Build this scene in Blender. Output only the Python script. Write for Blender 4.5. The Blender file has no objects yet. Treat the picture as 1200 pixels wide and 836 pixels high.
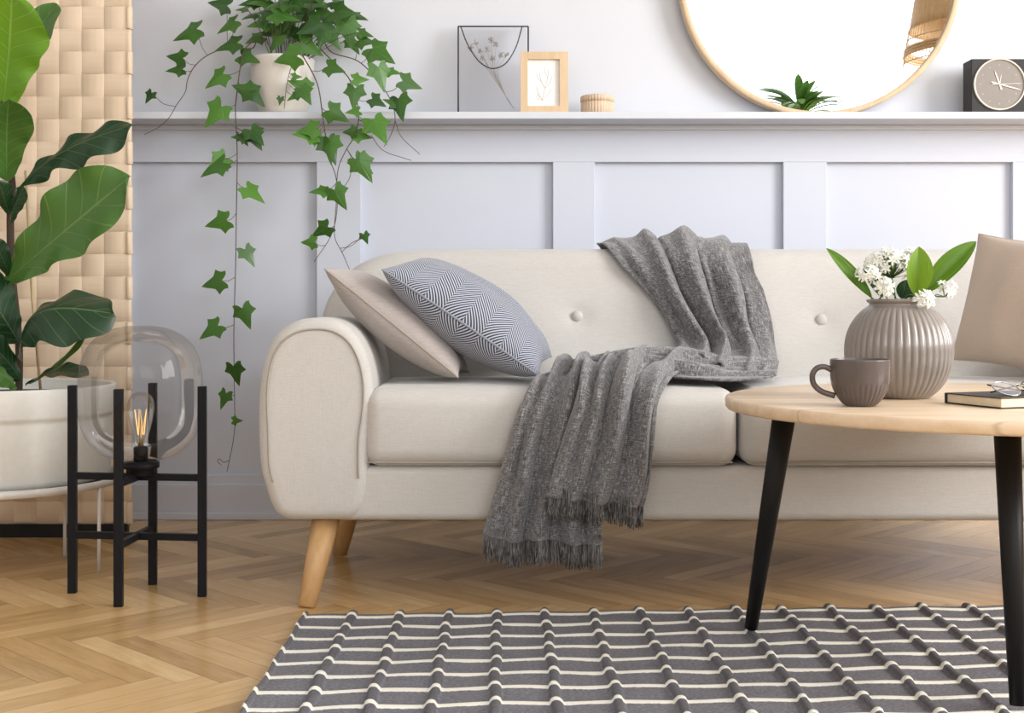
import bpy, math, random
from math import pi, sin, cos, sqrt, exp
from mathutils import Vector, Matrix
R = random.Random(7)
SC = bpy.context.scene
COL = SC.collection
F = 1515.0; CX = 592.0; CY = 357.0; H = 0.635

def P(px, py, D):
    return Vector(((px-CX)*D/F, D, H+(CY-py)*D/F))

# ------------------------------------------------------------------ objects
ORG = {}
def tag(o, label, cat, group=None, kind=None):
    if label: o['label'] = label
    if cat: o['category'] = cat
    if group: o['group'] = group
    if kind: o['kind'] = kind
    return o
def thing(name, loc, label, cat, group=None):
    o = bpy.data.objects.new(name, None); COL.objects.link(o)
    o.location = loc; o.empty_display_size = 0.05
    ORG[o.name] = Vector(loc)
    return tag(o, label, cat, group)

class MB:
    def __init__(s): s.v = []; s.f = []; s.uv = []; s.sharp = False; s.col = None
    def add(s, vs, fs, uvs=None):
        b = len(s.v)
        s.v += [Vector(p) for p in vs]
        s.uv += (list(uvs) if uvs else [(0.0, 0.0)]*len(vs))
        s.f += [tuple(i+b for i in f) for f in fs]
        return s
    def box(s, lo, hi):
        x0, y0, z0 = lo; x1, y1, z1 = hi
        vs = [(x0,y0,z0),(x1,y0,z0),(x1,y1,z0),(x0,y1,z0),(x0,y0,z1),(x1,y0,z1),(x1,y1,z1),(x0,y1,z1)]
        return s.add(vs, [(0,3,2,1),(4,5,6,7),(0,1,5,4),(1,2,6,5),(2,3,7,6),(3,0,4,7)])
    def tube(s, pts, r, n=8, cap=True, twist=0.0, closed=False):
        pts = [Vector(p) for p in pts]; m = len(pts)
        rs = r if isinstance(r, (list, tuple)) else [r]*m
        vs = []; fs = []; uvs = []
        t0 = (pts[1]-pts[0]).normalized()
        up = Vector((0,0,1)) if abs(t0.z) < 0.9 else Vector((0,1,0))
        a = t0.cross(up).normalized()
        ln = 0
        for i in range(m):
            if closed: t = pts[(i+1) % m]-pts[i-1]
            else: t = pts[min(i+1, m-1)]-pts[max(i-1, 0)]
            if t.length < 1e-9: t = t0.copy()
            t.normalize()
            a = (a - t*a.dot(t)).normalized(); b = t.cross(a)
            if i: ln += (pts[i]-pts[i-1]).length
            for k in range(n):
                an = 2*pi*k/n + twist
                vs.append(pts[i] + (a*cos(an)+b*sin(an))*rs[i]); uvs.append((k/n, ln))
        mm = m if closed else m-1
        for i in range(mm):
            for k in range(n):
                j = (i+1) % m
                fs.append((i*n+k, i*n+(k+1) % n, j*n+(k+1) % n, j*n+k))
        if cap and not closed:
            fs.append(tuple(range(n))[::-1]); fs.append(tuple((m-1)*n+k for k in range(n)))
        return s.add(vs, fs, uvs)
    def lathe(s, prof, c=(0,0,0), n=48, rf=None, closed=False):
        c = Vector(c); vs = []; fs = []; uvs = []
        m = len(prof)
        for i, (r, z) in enumerate(prof):
            for k in range(n):
                an = 2*pi*k/n
                rr = max(r, 1e-5)
                if rf: rr = rf(rr, z, an, i)
                vs.append(c+Vector((rr*cos(an), rr*sin(an), z))); uvs.append((k/n, z))
        for i in range(m if closed else m-1):
            for k in range(n):
                j = (i+1) % m
                fs.append((i*n+k, i*n+(k+1) % n, j*n+(k+1) % n, j*n+k))
        return s.add(vs, fs, uvs)
    def grid(s, fn, nu, nv, uvf=None):
        vs = []; uvs = []; fs = []
        for i in range(nu+1):
            for j in range(nv+1):
                u = i/nu; v = j/nv
                vs.append(fn(u, v)); uvs.append(uvf(u, v) if uvf else (u, v))
        for i in range(nu):
            for j in range(nv):
                a = i*(nv+1)+j
                fs.append((a, a+nv+1, a+nv+2, a+1))
        return s.add(vs, fs, uvs)
    def rbox(s, c, half, r, n=14, fn=None):
        # rounded box; fn displaces
        c = Vector(c); hx = Vector(half); key = {}
        vs = []; fs = []
        def cs(h):
            k = 5; out = [-h + r*(1-cos(pi/2*i/k)) if False else -h + r*i/k for i in range(k)]
            out += [(-h+r) + (2*h-2*r)*i/n for i in range(n+1)]
            out += [h-r + r*(i+1)/k for i in range(k)]
            return out
        C = [cs(h) for h in hx]
        def vert(p):
            kk = tuple(round(x, 6) for x in p)
            if kk in key: return key[kk]
            q = Vector(p); inn = Vector([max(-(hx[i]-r), min(hx[i]-r, q[i])) for i in range(3)])
            d = q-inn
            if d.length > 1e-9:
                # even angle spacing
                m_ = max(abs(x) for x in d)
                e = Vector([math.tan((x/r)*pi/4)*r if abs(x) < r-1e-9 else x for x in d])
                q = inn + e.normalized()*r
            if fn: q = fn(q)
            vs.append(c+q); key[kk] = len(vs)-1
            return key[kk]
        for ax in range(3):
            o1, o2 = [(1,2),(2,0),(0,1)][ax]
            for sg in (-1, 1):
                A = C[o1]; B = C[o2]
                for i in range(len(A)-1):
                    for j in range(len(B)-1):
                        q = []
                        for (a, b) in ((i,j),(i+1,j),(i+1,j+1),(i,j+1)):
                            p = [0,0,0]; p[ax] = sg*hx[ax]; p[o1] = A[a]; p[o2] = B[b]
                            q.append(vert(p))
                        if sg < 0: q = q[::-1]
                        if len(set(q)) == 4: fs.append(tuple(q))
        return s.add(vs, fs)
    def build(s, name, mat, parent=None, smooth=True, origin=None, mods=None):
        me = bpy.data.meshes.new(name)
        if parent is not None: o0 = ORG[parent.name]
        else: o0 = Vector(origin) if origin is not None else Vector((0,0,0))
        me.from_pydata([tuple(p-o0) for p in s.v], [], s.f)
        uvl = me.uv_layers.new(name='UVMap')
        lv = [0]*len(me.loops); me.loops.foreach_get('vertex_index', lv)
        flat = []
        for i in lv: flat += [s.uv[i][0], s.uv[i][1]]
        uvl.data.foreach_set('uv', flat)
        if s.col:
            at = me.attributes.new('tint', 'FLOAT', 'FACE'); at.data.foreach_set('value', s.col)
        if smooth: me.polygons.foreach_set('use_smooth', [True]*len(me.polygons))
        me.materials.append(mat)
        me.update()
        o = bpy.data.objects.new(name, me); COL.objects.link(o)
        if parent is not None:
            o.parent = parent
        else: o.location = o0
        ORG[o.name] = o0
        for (ty, kw) in (mods or []):
            md = o.modifiers.new(ty.lower(), ty)
            for k, v in kw.items(): setattr(md, k, v)
        return o
BEV = lambda w, n=2: [('BEVEL', dict(width=w, segments=n, limit_method='ANGLE'))]

def catmull(pts, n):
    pts = [Vector(p) for p in pts]; out = []
    m = len(pts)
    for i in range(m-1):
        p0 = pts[i-1] if i else pts[0]*2-pts[1]
        p3 = pts[i+2] if i+2 < m else pts[-1]*2-pts[-2]
        p1, p2 = pts[i], pts[i+1]
        for k in range(n):
            t = k/n
            out.append(0.5*((2*p1)+(p2-p0)*t+(2*p0-5*p1+4*p2-p3)*t*t+(3*p1-p0-3*p2+p3)*t*t*t))
    out.append(pts[-1]); return out

# ------------------------------------------------------------------ materials
class NT:
    def __init__(s, name):
        s.m = bpy.data.materials.new(name); s.m.use_nodes = True
        s.t = s.m.node_tree; s.t.nodes.clear()
        s.out = s.t.nodes.new('ShaderNodeOutputMaterial')
        s.b = s.t.nodes.new('ShaderNodeBsdfPrincipled')
        s.t.links.new(s.b.outputs[0], s.out.inputs[0])
    def n(s, ty, **kw):
        o = s.t.nodes.new(ty)
        for k, v in kw.items(): setattr(o, k, v)
        return o
    def l(s, a, b):
        s.t.links.new(a, b)
    def put(s, inp, v):
        if hasattr(v, 'is_linked') or isinstance(v, bpy.types.NodeSocket): s.l(v, inp)
        else: inp.default_value = v
    def math(s, op, a, b=0.0, c=0.0, clamp=False):
        o = s.n('ShaderNodeMath', operation=op); o.use_clamp = clamp
        s.put(o.inputs[0], a); s.put(o.inputs[1], b); s.put(o.inputs[2], c)
        return o.outputs[0]
    def mix(s, f, a, b):
        o = s.n('ShaderNodeMix', data_type='RGBA')
        s.put(o.inputs[0], f)
        for i, v in ((6, a), (7, b)):
            if isinstance(v, tuple) and len(v) == 3: v = v+(1,)
            s.put(o.inputs[i], v)
        return o.outputs[2]
    def coord(s, which='Object', scale=(1,1,1), rot=(0,0,0)):
        tc = s.n('ShaderNodeTexCoord'); mp = s.n('ShaderNodeMapping')
        mp.inputs['Scale'].default_value = scale; mp.inputs['Rotation'].default_value = rot
        s.l(tc.outputs[which], mp.inputs[0]); return mp.outputs[0]
    def noise(s, vec, scale=5, detail=3, rough=0.5):
        o = s.n('ShaderNodeTexNoise'); o.inputs['Scale'].default_value = scale
        o.inputs['Detail'].default_value = detail; o.inputs['Roughness'].default_value = rough
        if vec is not None: s.l(vec, o.inputs['Vector'])
        return o.outputs['Fac']
    def ramp(s, f, stops):
        o = s.n('ShaderNodeValToRGB'); e = o.color_ramp.elements
        while len(e) < len(stops): e.new(0.5)
        for i, (p, c) in enumerate(stops):
            e[i].position = p; e[i].color = tuple(c)+(1,) if len(c) == 3 else c
        s.put(o.inputs[0], f); return o.outputs[0]
    def bump(s, h, strength=0.3, dist=0.002):
        o = s.n('ShaderNodeBump'); o.inputs['Strength'].default_value = strength
        o.inputs['Distance'].default_value = dist
        s.l(h, o.inputs['Height']); s.l(o.outputs[0], s.b.inputs['Normal'])
    def sep(s, vec):
        o = s.n('ShaderNodeSeparateXYZ'); s.l(vec, o.inputs[0]); return o.outputs
    def base(s, c):
        if isinstance(c, tuple) and len(c) == 3: c = c+(1,)
        s.put(s.b.inputs['Base Color'], c)
    def set(s, **kw):
        for k, v in kw.items(): s.put(s.b.inputs[k.replace('_', ' ')], v)
        return s
def srgb(r, g, b):
    f = lambda c: (c/255/12.92) if c/255 <= 0.04045 else ((c/255+0.055)/1.055)**2.4
    return (f(r), f(g), f(b))
def plain(name, c, rough=0.6, metal=0.0, bump=0.0, scale=60, var=0.06, **kw):
    m = NT(name); v = m.coord()
    nz = m.noise(v, scale, 3)
    c2 = tuple(x*(1-var*2) for x in c)
    m.base(m.mix(nz, c, c2)); m.set(Roughness=rough, Metallic=metal, **kw)
    if bump: m.bump(nz, bump, 0.002)
    return m.m
def wood(name, c1, c2, axis='X', rough=0.45, scale=1.0, ringy=1.0):
    m = NT(name)
    sc = {'X': (1.2, 14, 14), 'Y': (14, 1.2, 14), 'Z': (14, 14, 1.2)}[axis]
    v = m.coord(scale=tuple(x*scale for x in sc))
    a = m.noise(v, 2.0, 5, 0.6); b = m.noise(v, 9.0, 3, 0.6)
    t = m.math('ADD', m.math('MULTIPLY', a, 0.7), m.math('MULTIPLY', b, 0.3))
    m.base(m.ramp(t, [(0.3, c2), (0.65, c1)])); m.set(Roughness=rough)
    m.bump(b, 0.12, 0.001)
    return m.m
def fabric(name, c, dark=0.82, weave=900, slub=True, bs=0.35, rough=0.9, sheen=0.25):
    m = NT(name)
    v = m.coord()
    h1 = m.noise(m.coord(scale=(6, 6, 90)), 8, 3, 0.6)
    h2 = m.noise(m.coord(scale=(60, 60, 8)), 8, 3, 0.6)
    f = m.noise(v, weave, 1)
    t = m.math('ADD', m.math('MULTIPLY', h1, 0.5), m.math('ADD', m.math('MULTIPLY', h2, 0.3), m.math('MULTIPLY', f, 0.2)))
    big = m.noise(v, 7, 2)
    c2 = tuple(x*dark for x in c)
    m.base(m.ramp(t, [(0.36, c2), (0.62, c)])); m.set(Roughness=rough)
    m.b.inputs['Sheen Weight'].default_value = sheen
    m.bump(m.math('ADD', t, m.math('MULTIPLY', big, 0.6)), bs, 0.002)
    return m.m

M = {}
def wallmat(name, c):
    m = NT(name); v = m.coord()
    n1 = m.noise(v, 1.3, 3); n2 = m.noise(v, 220, 2)
    m.base(m.mix(n1, c, tuple(x*0.965 for x in c))); m.set(Roughness=0.62); m.bump(n2, 0.05, 0.001)
    return m.m
M['wall'] = wallmat('wall_paint', (0.635, 0.668, 0.755))
M['wallup'] = wallmat('upper_wall_paint', (0.67, 0.695, 0.75))
M['white'] = wallmat('white_paint', (0.66, 0.67, 0.69))
M['sofa'] = fabric('sofa_linen', (0.59, 0.572, 0.54), 0.86)
M['seam'] = plain('seam_thread', (0.40, 0.36, 0.31), 0.8)
M['beige'] = fabric('beige_linen', (0.47, 0.42, 0.395), 0.78)
M['tan'] = fabric('tan_linen', (0.56, 0.45, 0.36), 0.9)
M['leg'] = wood('leg_beech', (0.66, 0.42, 0.20), (0.50, 0.29, 0.12), 'Z')
M['black'] = plain('black_metal', (0.012, 0.012, 0.014), 0.42)
M['blackwood'] = wood('black_stained_wood', (0.014, 0.013, 0.013), (0.008, 0.008, 0.008), 'Z', 0.42)
M["top"] = None
M['pot'] = plain('white_ceramic', (0.78, 0.78, 0.74), 0.45, bump=0.05)
M['cream'] = plain('cream_ceramic', (0.80, 0.76, 0.70), 0.55, bump=0.2, scale=14)
M['soil'] = plain('soil', (0.03, 0.02, 0.014), 0.95, bump=1.0, scale=120)
M['wmetal'] = plain('white_metal', (0.74, 0.72, 0.68), 0.4)
M['taupe'] = plain('taupe_glaze', (0.265, 0.232, 0.208), 0.22, var=0.08, scale=25)
M['taupe'].node_tree.nodes['Principled BSDF'].inputs['Coat Weight'].default_value = 0.4
M['mug'] = plain('brown_glaze', (0.115, 0.092, 0.085), 0.2, var=0.08, scale=25)
M['oak'] = wood('light_oak', (0.72, 0.55, 0.36), (0.60, 0.43, 0.26), 'Z', 0.5)
M['box'] = wood('pale_wood', (0.75, 0.58, 0.43), (0.62, 0.46, 0.33), 'Z', 0.6)
M['paper'] = plain('paper', (0.90, 0.89, 0.86), 0.7, var=0.01)
M['pages'] = wood('page_edges', (0.80, 0.70, 0.52), (0.70, 0.58, 0.40), 'X', 0.8)
M['bookcover'] = plain('black_cover', (0.03, 0.026, 0.025), 0.5)
M['dial'] = plain('taupe_dial', (0.27, 0.24, 0.215), 0.5)
M['clock'] = plain('clock_case', (0.035, 0.033, 0.034), 0.55)
M['brass'] = plain('pale_brass', (0.85, 0.78, 0.62), 0.35, 0.4)
M['print'] = plain('grey_ink', (0.55, 0.55, 0.55), 0.8)
M['dried'] = plain('dried_stem', (0.36, 0.33, 0.30), 0.9)
M['wire'] = plain('dark_wire', (0.06, 0.06, 0.065), 0.4, 0.6)
M['silver'] = plain('silver_metal', (0.55, 0.53, 0.50), 0.25, 0.9)
M['petal'] = plain('white_petal', (0.86, 0.88, 0.80), 0.6, var=0.03)
M['rattan'] = wood('rattan', (0.55, 0.36, 0.17), (0.36, 0.22, 0.09), 'Z', 0.6, 3)
m = NT('mirror_glass'); m.base((0.93, 0.94, 0.94)); m.set(Metallic=1.0, Roughness=0.01); M['mirror'] = m.m

def leafmat(name, c1, c2, vein, rough=0.35, sub=0.0, nv=8, ivy=False, trans=0.25):
    m = NT(name)
    tc = m.n('ShaderNodeTexCoord'); xs = m.sep(tc.outputs['UV'])
    u, v = xs[0], xs[1]
    if not ivy:
        av = m.math('ABSOLUTE', v)
        mid = m.math('SUBTRACT', 1.0, m.math('DIVIDE', av, 0.045), clamp=True)
        w = m.math('SUBTRACT', m.math('MULTIPLY', u, nv), m.math('MULTIPLY', m.math('POWER', av, 0.8), 1.5))
        fr = m.math('ABSOLUTE', m.math('SUBTRACT', m.math('FRACT', w), 0.5))
        side = m.math('SUBTRACT', 1.0, m.math('DIVIDE', m.math('SUBTRACT', 0.5, fr), 0.05), clamp=True)
        ve = m.math('MAXIMUM', mid, m.math('MULTIPLY', side, 0.75))
    else:
        an = m.math('ARCTAN2', u, v)
        fr = m.math('ABSOLUTE', m.math('SUBTRACT', m.math('FRACT', m.math('ADD', m.math('DIVIDE', an, 0.95), 0.5)), 0.5))
        ve = m.math('SUBTRACT', 1.0, m.math('DIVIDE', fr, 0.035), clamp=True)
        ve = m.math('MULTIPLY', ve, 0.6)
    nz = m.noise(m.coord(), 25, 3)
    at = m.n('ShaderNodeAttribute'); at.attribute_name = 'tint'
    f = m.math('ADD', m.math('MULTIPLY', nz, 0.35), m.math('MULTIPLY', at.outputs['Fac'], 0.8), clamp=True)
    col = m.mix(f, c1, c2)
    col = m.mix(m.math('MULTIPLY', ve, 0.7), col, vein)
    m.base(col); m.set(Roughness=rough)
    o = m.n('ShaderNodeBump'); o.inputs['Strength'].default_value = 0.5; o.inputs['Distance'].default_value = 0.003
    m.l(m.math('SUBTRACT', 1.0, ve), o.inputs['Height']); m.l(o.outputs[0], m.b.inputs['Normal'])
    tr = m.n('ShaderNodeBsdfTranslucent'); m.l(col, tr.inputs[0])
    mx = m.n('ShaderNodeMixShader'); mx.inputs[0].default_value = trans
    m.l(m.b.outputs[0], mx.inputs[1]); m.l(tr.outputs[0], mx.inputs[2]); m.l(mx.outputs[0], m.out.inputs[0])
    return m.m
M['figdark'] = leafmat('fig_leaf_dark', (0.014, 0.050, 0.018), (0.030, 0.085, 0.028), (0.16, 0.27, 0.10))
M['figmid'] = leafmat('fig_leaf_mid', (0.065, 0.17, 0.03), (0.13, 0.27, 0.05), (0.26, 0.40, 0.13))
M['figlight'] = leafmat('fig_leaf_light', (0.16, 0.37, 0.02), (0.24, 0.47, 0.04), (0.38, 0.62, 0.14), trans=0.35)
M['ivy'] = leafmat('ivy_leaf', (0.010, 0.050, 0.010), (0.095, 0.26, 0.030), (0.16, 0.32, 0.09), ivy=True, trans=0.15)
M['garlic'] = leafmat('garlic_leaf', (0.045, 0.15, 0.008), (0.20, 0.36, 0.015), (0.25, 0.50, 0.10), nv=0.2, trans=0.35)
M['stem'] = plain('green_stem', (0.12, 0.22, 0.05), 0.6)
M['vine'] = plain('vine_stem', (0.10, 0.055, 0.045), 0.7)
M['trunk'] = plain('fig_trunk', (0.07, 0.045, 0.03), 0.85, bump=0.5)
M['stake'] = plain('bamboo_stake', (0.55, 0.42, 0.22), 0.6)

def thinglass(name, tint=(0.97, 0.97, 0.97), k=1.0, edge=0.5):
    m = NT(name); m.t.nodes.remove(m.b)
    lw = m.n('ShaderNodeLayerWeight'); lw.inputs[0].default_value = 0.35
    fr = m.n('ShaderNodeFresnel'); fr.inputs[0].default_value = 1.5
    tr = m.n('ShaderNodeBsdfTransparent')
    e = m.math('POWER', lw.outputs['Facing'], 5.0)
    m.l(m.mix(m.math('MULTIPLY', e, edge), tint, (0.60, 0.58, 0.57)), tr.inputs[0])
    gl = m.n('ShaderNodeBsdfGlossy'); gl.inputs['Roughness'].default_value = 0.02
    mx = m.n('ShaderNodeMixShader')
    m.l(m.math('MULTIPLY', fr.outputs[0], k), mx.inputs[0]); m.l(tr.outputs[0], mx.inputs[1]); m.l(gl.outputs[0], mx.inputs[2])
    m.l(mx.outputs[0], m.out.inputs[0]); return m.m
M['glass'] = thinglass('lamp_glass', (0.975, 0.97, 0.965), 0.4, 0.12)
M['lens'] = thinglass('spectacle_lens', (0.80, 0.80, 0.82), 2.5)
M['pane'] = thinglass('frame_glass', (0.96, 0.96, 0.97), 0.6)
m = NT('filament'); m.base((1, 0.6, 0.2)); m.set(Emission_Color=(1, 0.55, 0.16, 1), Emission_Strength=1.6); M['fil'] = m.m
m = NT('bulb_base'); m.base((0.45, 0.33, 0.15)); m.set(Roughness=0.3, Metallic=0.8); M['bulbbase'] = m.m

for k_, sp in (('black', .12), ('blackwood', .2), ('clock', .3), ('bookcover', .3)): M[k_].node_tree.nodes['Principled BSDF'].inputs['Specular IOR Level'].default_value = sp
# floor planks
m = NT('oak_parquet')
tc = m.n('ShaderNodeTexCoord'); xs = m.sep(tc.outputs['UV']); u, v = xs[0], xs[1]
at = m.n('ShaderNodeAttribute'); at.attribute_name = 'tint'; tint = at.outputs['Fac']
cb = m.n('ShaderNodeCombineXYZ'); m.l(m.math('MULTIPLY', u, 1.6), cb.inputs[0]); m.l(m.math('MULTIPLY', v, 1.3), cb.inputs[1]); m.l(m.math('MULTIPLY', tint, 53.0), cb.inputs[2])
g1 = m.noise(cb.outputs[0], 1.7, 5, 0.6)
cb2 = m.n('ShaderNodeCombineXYZ'); m.l(m.math('MULTIPLY', u, 3), cb2.inputs[0]); m.l(m.math('MULTIPLY', v, 12.0), cb2.inputs[1]); m.l(tint, cb2.inputs[2])
g2 = m.noise(cb2.outputs[0], 2.5, 4, 0.65)
t = m.math('ADD', m.math('MULTIPLY', g1, 0.45), m.math('MULTIPLY', g2, 0.30))
t = m.math('ADD', t, m.math('MULTIPLY', tint, 0.42))
colr = m.ramp(t, [(0.28, (0.36, 0.215, 0.085)), (0.50, (0.56, 0.355, 0.150)), (0.76, (0.70, 0.47, 0.225)), (0.97, (0.86, 0.66, 0.38))])
# gaps : u in 0..1 (length) v in 0..1 (width)
du = m.math('MINIMUM', u, m.math('SUBTRACT', 1.0, u)); dv = m.math('MINIMUM', v, m.math('SUBTRACT', 1.0, v))
gp = m.math('MINIMUM', m.math('MULTIPLY', du, 6.0), dv)
gf = m.math('SUBTRACT', 1.0, m.math('DIVIDE', gp, 0.016), clamp=True)
m.base(m.mix(m.math('MULTIPLY', gf, 0.75), colr, (0.09, 0.05, 0.025)))
m.set(Roughness=m.math('ADD', 0.15, m.math('MULTIPLY', g2, 0.16)))
m.bump(m.math('SUBTRACT', m.math('MULTIPLY', g2, 0.12), gf), 0.35, 0.0012)
M['floor'] = m.m

# table top ash
m = NT('ash_top')
v = m.coord(scale=(1.5, 16, 16), rot=(0, 0, 0.12)); g = m.noise(v, 2.2, 5, 0.62)
xs = m.sep(m.coord(rot=(0, 0, 0.12)))
sm = m.math('ABSOLUTE', m.math('SUBTRACT', m.math('FRACT', m.math('ADD', m.math('MULTIPLY', xs[1], 6.0), 0.20)), 0.5))
sl = m.math('SUBTRACT', 1.0, m.math('DIVIDE', sm, 0.012), clamp=True)
cc = m.ramp(g, [(0.25, (0.66, 0.48, 0.30)), (0.6, (0.80, 0.63, 0.45))])
m.base(m.mix(m.math('MULTIPLY', sl, 0.45), cc, (0.30, 0.2, 0.12))); m.set(Roughness=0.38); M['top'] = m.m

# woven screen straps
m = NT('wood_strap')
tc = m.n('ShaderNodeTexCoord'); xs = m.sep(tc.outputs['UV'])
cb = m.n('ShaderNodeCombineXYZ'); m.l(m.math('MULTIPLY', xs[0], 45.0), cb.inputs[0]); m.l(m.math('MULTIPLY', xs[1], 1.2), cb.inputs[1])
g = m.noise(cb.outputs[0], 0.8, 2)
m.base(m.ramp(g, [(0.1, (0.72, 0.56, 0.40)), (0.8, (0.78, 0.63, 0.47))])); m.set(Roughness=0.55); m.bump(g, 0.25, 0.001)
M['strap'] = m.m

# herringbone cushion
m = NT('zigzag_weave')
tc = m.n('ShaderNodeTexCoord'); xs = m.sep(tc.outputs['UV']); u, v = xs[0], xs[1]
wob = m.noise(m.coord(), 14, 2)
cu = m.math('MULTIPLY', u, 5.0)
fu = m.math('FRACT', cu); ci = m.math('FLOOR', cu)
tri = m.math('ABSOLUTE', m.math('SUBTRACT', m.math('MULTIPLY', fu, 2.0), 1.0))
ph = m.math('ADD', m.math('MULTIPLY', v, 44.0), m.math('MULTIPLY', tri, 6.5))
ph = m.math('ADD', ph, m.math('ADD', m.math('MULTIPLY', wob, 0.6), m.math('MULTIPLY', m.math('GREATER_THAN', fu, 0.5), 0.5)))
st = m.math('ABSOLUTE', m.math('SUBTRACT', m.math('FRACT', ph), 0.5))
ln = m.math('MULTIPLY', m.math('SUBTRACT', st, 0.17), 8.0, clamp=True)
fz = m.noise(m.coord(), 700, 2)
c = m.mix(ln, (0.52, 0.555, 0.64), (0.016, 0.020, 0.038))
c = m.mix(m.math('MULTIPLY', fz, 0.15), c, (0.22, 0.24, 0.30))
m.base(c); m.set(Roughness=0.9); m.bump(m.math('SUBTRACT', m.math('MULTIPLY', fz, 0.5), ln), 0.3, 0.001)
m.b.inputs['Sheen Weight'].default_value = 0.2
M['zig'] = m.m

# throw
m = NT('grey_wool')
v = m.coord(which='UV', scale=(1, 1, 1))
wv = m.noise(m.coord('UV', (60, 420, 1)), 1.0, 2, 0.6)
wh = m.noise(m.coord('UV', (420, 60, 1)), 1.0, 2, 0.6)
fz = m.noise(m.coord(), 420, 3)
t = m.math('ADD', m.math('MULTIPLY', m.math('ADD', wv, wh), 0.4), m.math('MULTIPLY', fz, 0.2))
m.base(m.ramp(t, [(0.37, (0.035, 0.034, 0.036)), (0.5, (0.145, 0.142, 0.145)), (0.64, (0.42, 0.415, 0.42))]))
m.set(Roughness=0.95); m.b.inputs['Sheen Weight'].default_value = 0.35
m.bump(t, 0.7, 0.003); M['throw'] = m.m
m = NT('grey_fringe'); fz = m.noise(m.coord(scale=(1, 1, 0.03)), 420, 1)
m.base(m.ramp(fz, [(0.35, (0.035, 0.033, 0.033)), (0.7, (0.30, 0.29, 0.28))])); m.set(Roughness=0.95); M['fringe'] = m.m

# rug  (uv in metres)
m = NT('striped_wool')
tc = m.n('ShaderNodeTexCoord'); xs = m.sep(tc.outputs['UV']); u, v = xs[0], xs[1]
fz = m.noise(m.coord(), 500, 3); big = m.noise(m.coord(scale=(1.2, 9, 1)), 3.0, 3)
dv = m.math('MULTIPLY', m.math('ABSOLUTE', m.math('SUBTRACT', m.math('FRACT', m.math('ADD', m.math('DIVIDE', v, 0.0835), 0.5)), 0.5)), 0.0835)
fzv = m.noise(m.coord(scale=(1, 1, 1)), 170, 2)
dv = m.math('ADD', dv, m.math('MULTIPLY', m.math('SUBTRACT', fzv, 0.5), 0.002))
st = m.math('MULTIPLY', m.math('SUBTRACT', 0.0080, dv), 1200.0, clamp=True)
g = m.mix(big, (0.19, 0.188, 0.20), (0.115, 0.112, 0.15))
g = m.mix(m.math('MULTIPLY', m.math('SUBTRACT', m.noise(m.coord(scale=(1, 2.5, 1)), 150, 3, 0.7), 0.45), 6.0, clamp=True), g, (0.26, 0.255, 0.27))
ru = m.math('MULTIPLY', m.math('ABSOLUTE', m.math('SUBTRACT', m.math('FRACT', m.math('ADD', m.math('DIVIDE', m.math('ADD', u, 0.309), 0.0975), 0.5)), 0.5)), 0.0975)
g = m.mix(m.math('MULTIPLY', m.math('MULTIPLY', m.math('SUBTRACT', 0.0095, ru), 500.0, clamp=True), 0.5), g, (0.075, 0.070, 0.075))
c = m.mix(st, g, (0.88, 0.86, 0.76))
m.base(c); m.set(Roughness=0.95); m.bump(fz, 0.8, 0.003); M['rug'] = m.m

# ------------------------------------------------------------------ the room
WY = 3.845; XL, XR, YB, ZT = -2.7, 3.9, -2.7, 3.35
def struct(o): o['kind'] = 'structure'; return o

# floor herringbone
W_, n_ = 0.054, 7; L_ = W_*n_
fl = MB(); fl.col = []
s2 = 1/sqrt(2)
ox, oy = -0.484-0.03, 2.435
def tow(p, q): return ((p+q)*s2+ox, (q-p)*s2+oy)
def plank(p0, q0, lp, lq):
    q0 = q0; cs = [(p0, q0), (p0+lp, q0), (p0+lp, q0+lq), (p0, q0+lq)]
    w = [tow(*c) for c in cs]
    if all(x < XL-.1 or x > XR+.1 or y < YB-.1 or y > WY+.1 for x, y in w): return
    if lp > lq: uv = [(0,0),(1,0),(1,1),(0,1)]
    else: uv = [(0,0),(0,1),(1,1),(1,0)]
    fl.add([(x, y, 0) for x, y in w], [(0,1,2,3)], uv)
    fl.col.append(R.random()**1.3)
for k in range(-130, 131):
    for j in range(-10, 11):
        plank(k*W_+j*2*L_, k*W_, L_, W_)
        plank(k*W_+L_+j*2*L_, k*W_+W_-L_, W_, L_)
struct(fl.build('floor', M['floor'], smooth=False))

# wall with recessed panels
wa = MB()
wa.box((XL, WY, 0), (XR, WY+0.15, 1.19))
wd = 0.022   # frame boards stand out from the recessed panels
zr = P(0, 190, WY-wd).z; zb = P(0, 557, WY-wd).z
X = lambda px, D=WY-wd: (px-CX)*D/F
fr = MB()
fr.box((XL, WY-wd, zr), (XR, WY, 1.19))
fr.box((XL, WY-wd, 0.0), (XR, WY, zb))
edges = [(153-223-50, 153-272+50), (-1, -1)]
stiles = [(371, 423), (648, 697), (918, 969), (1187, 1240), (1458, 1510), (1730, 1782), (2000, 2050)]
stiles += [(100, 150), (-172, -121)]
for a, b in stiles: fr.box((X(a), WY-wd, zb), (min(X(b), XR), WY, zr))
struct(wa.build('wall_back', M['wall'], smooth=False))
struct(fr.build('trim_1', M['wall'], smooth=False, mods=BEV(0.0015, 2)))
wu = MB(); wu.box((XL, WY, 1.19), (XR, WY+0.15, ZT)); struct(wu.build('trim_2', M['wallup'], smooth=False))
bb = MB(); bb.box((XL, WY-wd-0.012, 0), (XR, WY-wd, 0.105)); bb.box((XL, WY-wd-0.022, 0), (XR, WY-wd-0.012, 0.022))
struct(bb.build('baseboard_back', M['wall'], smooth=False, mods=BEV(0.003)))
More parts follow.
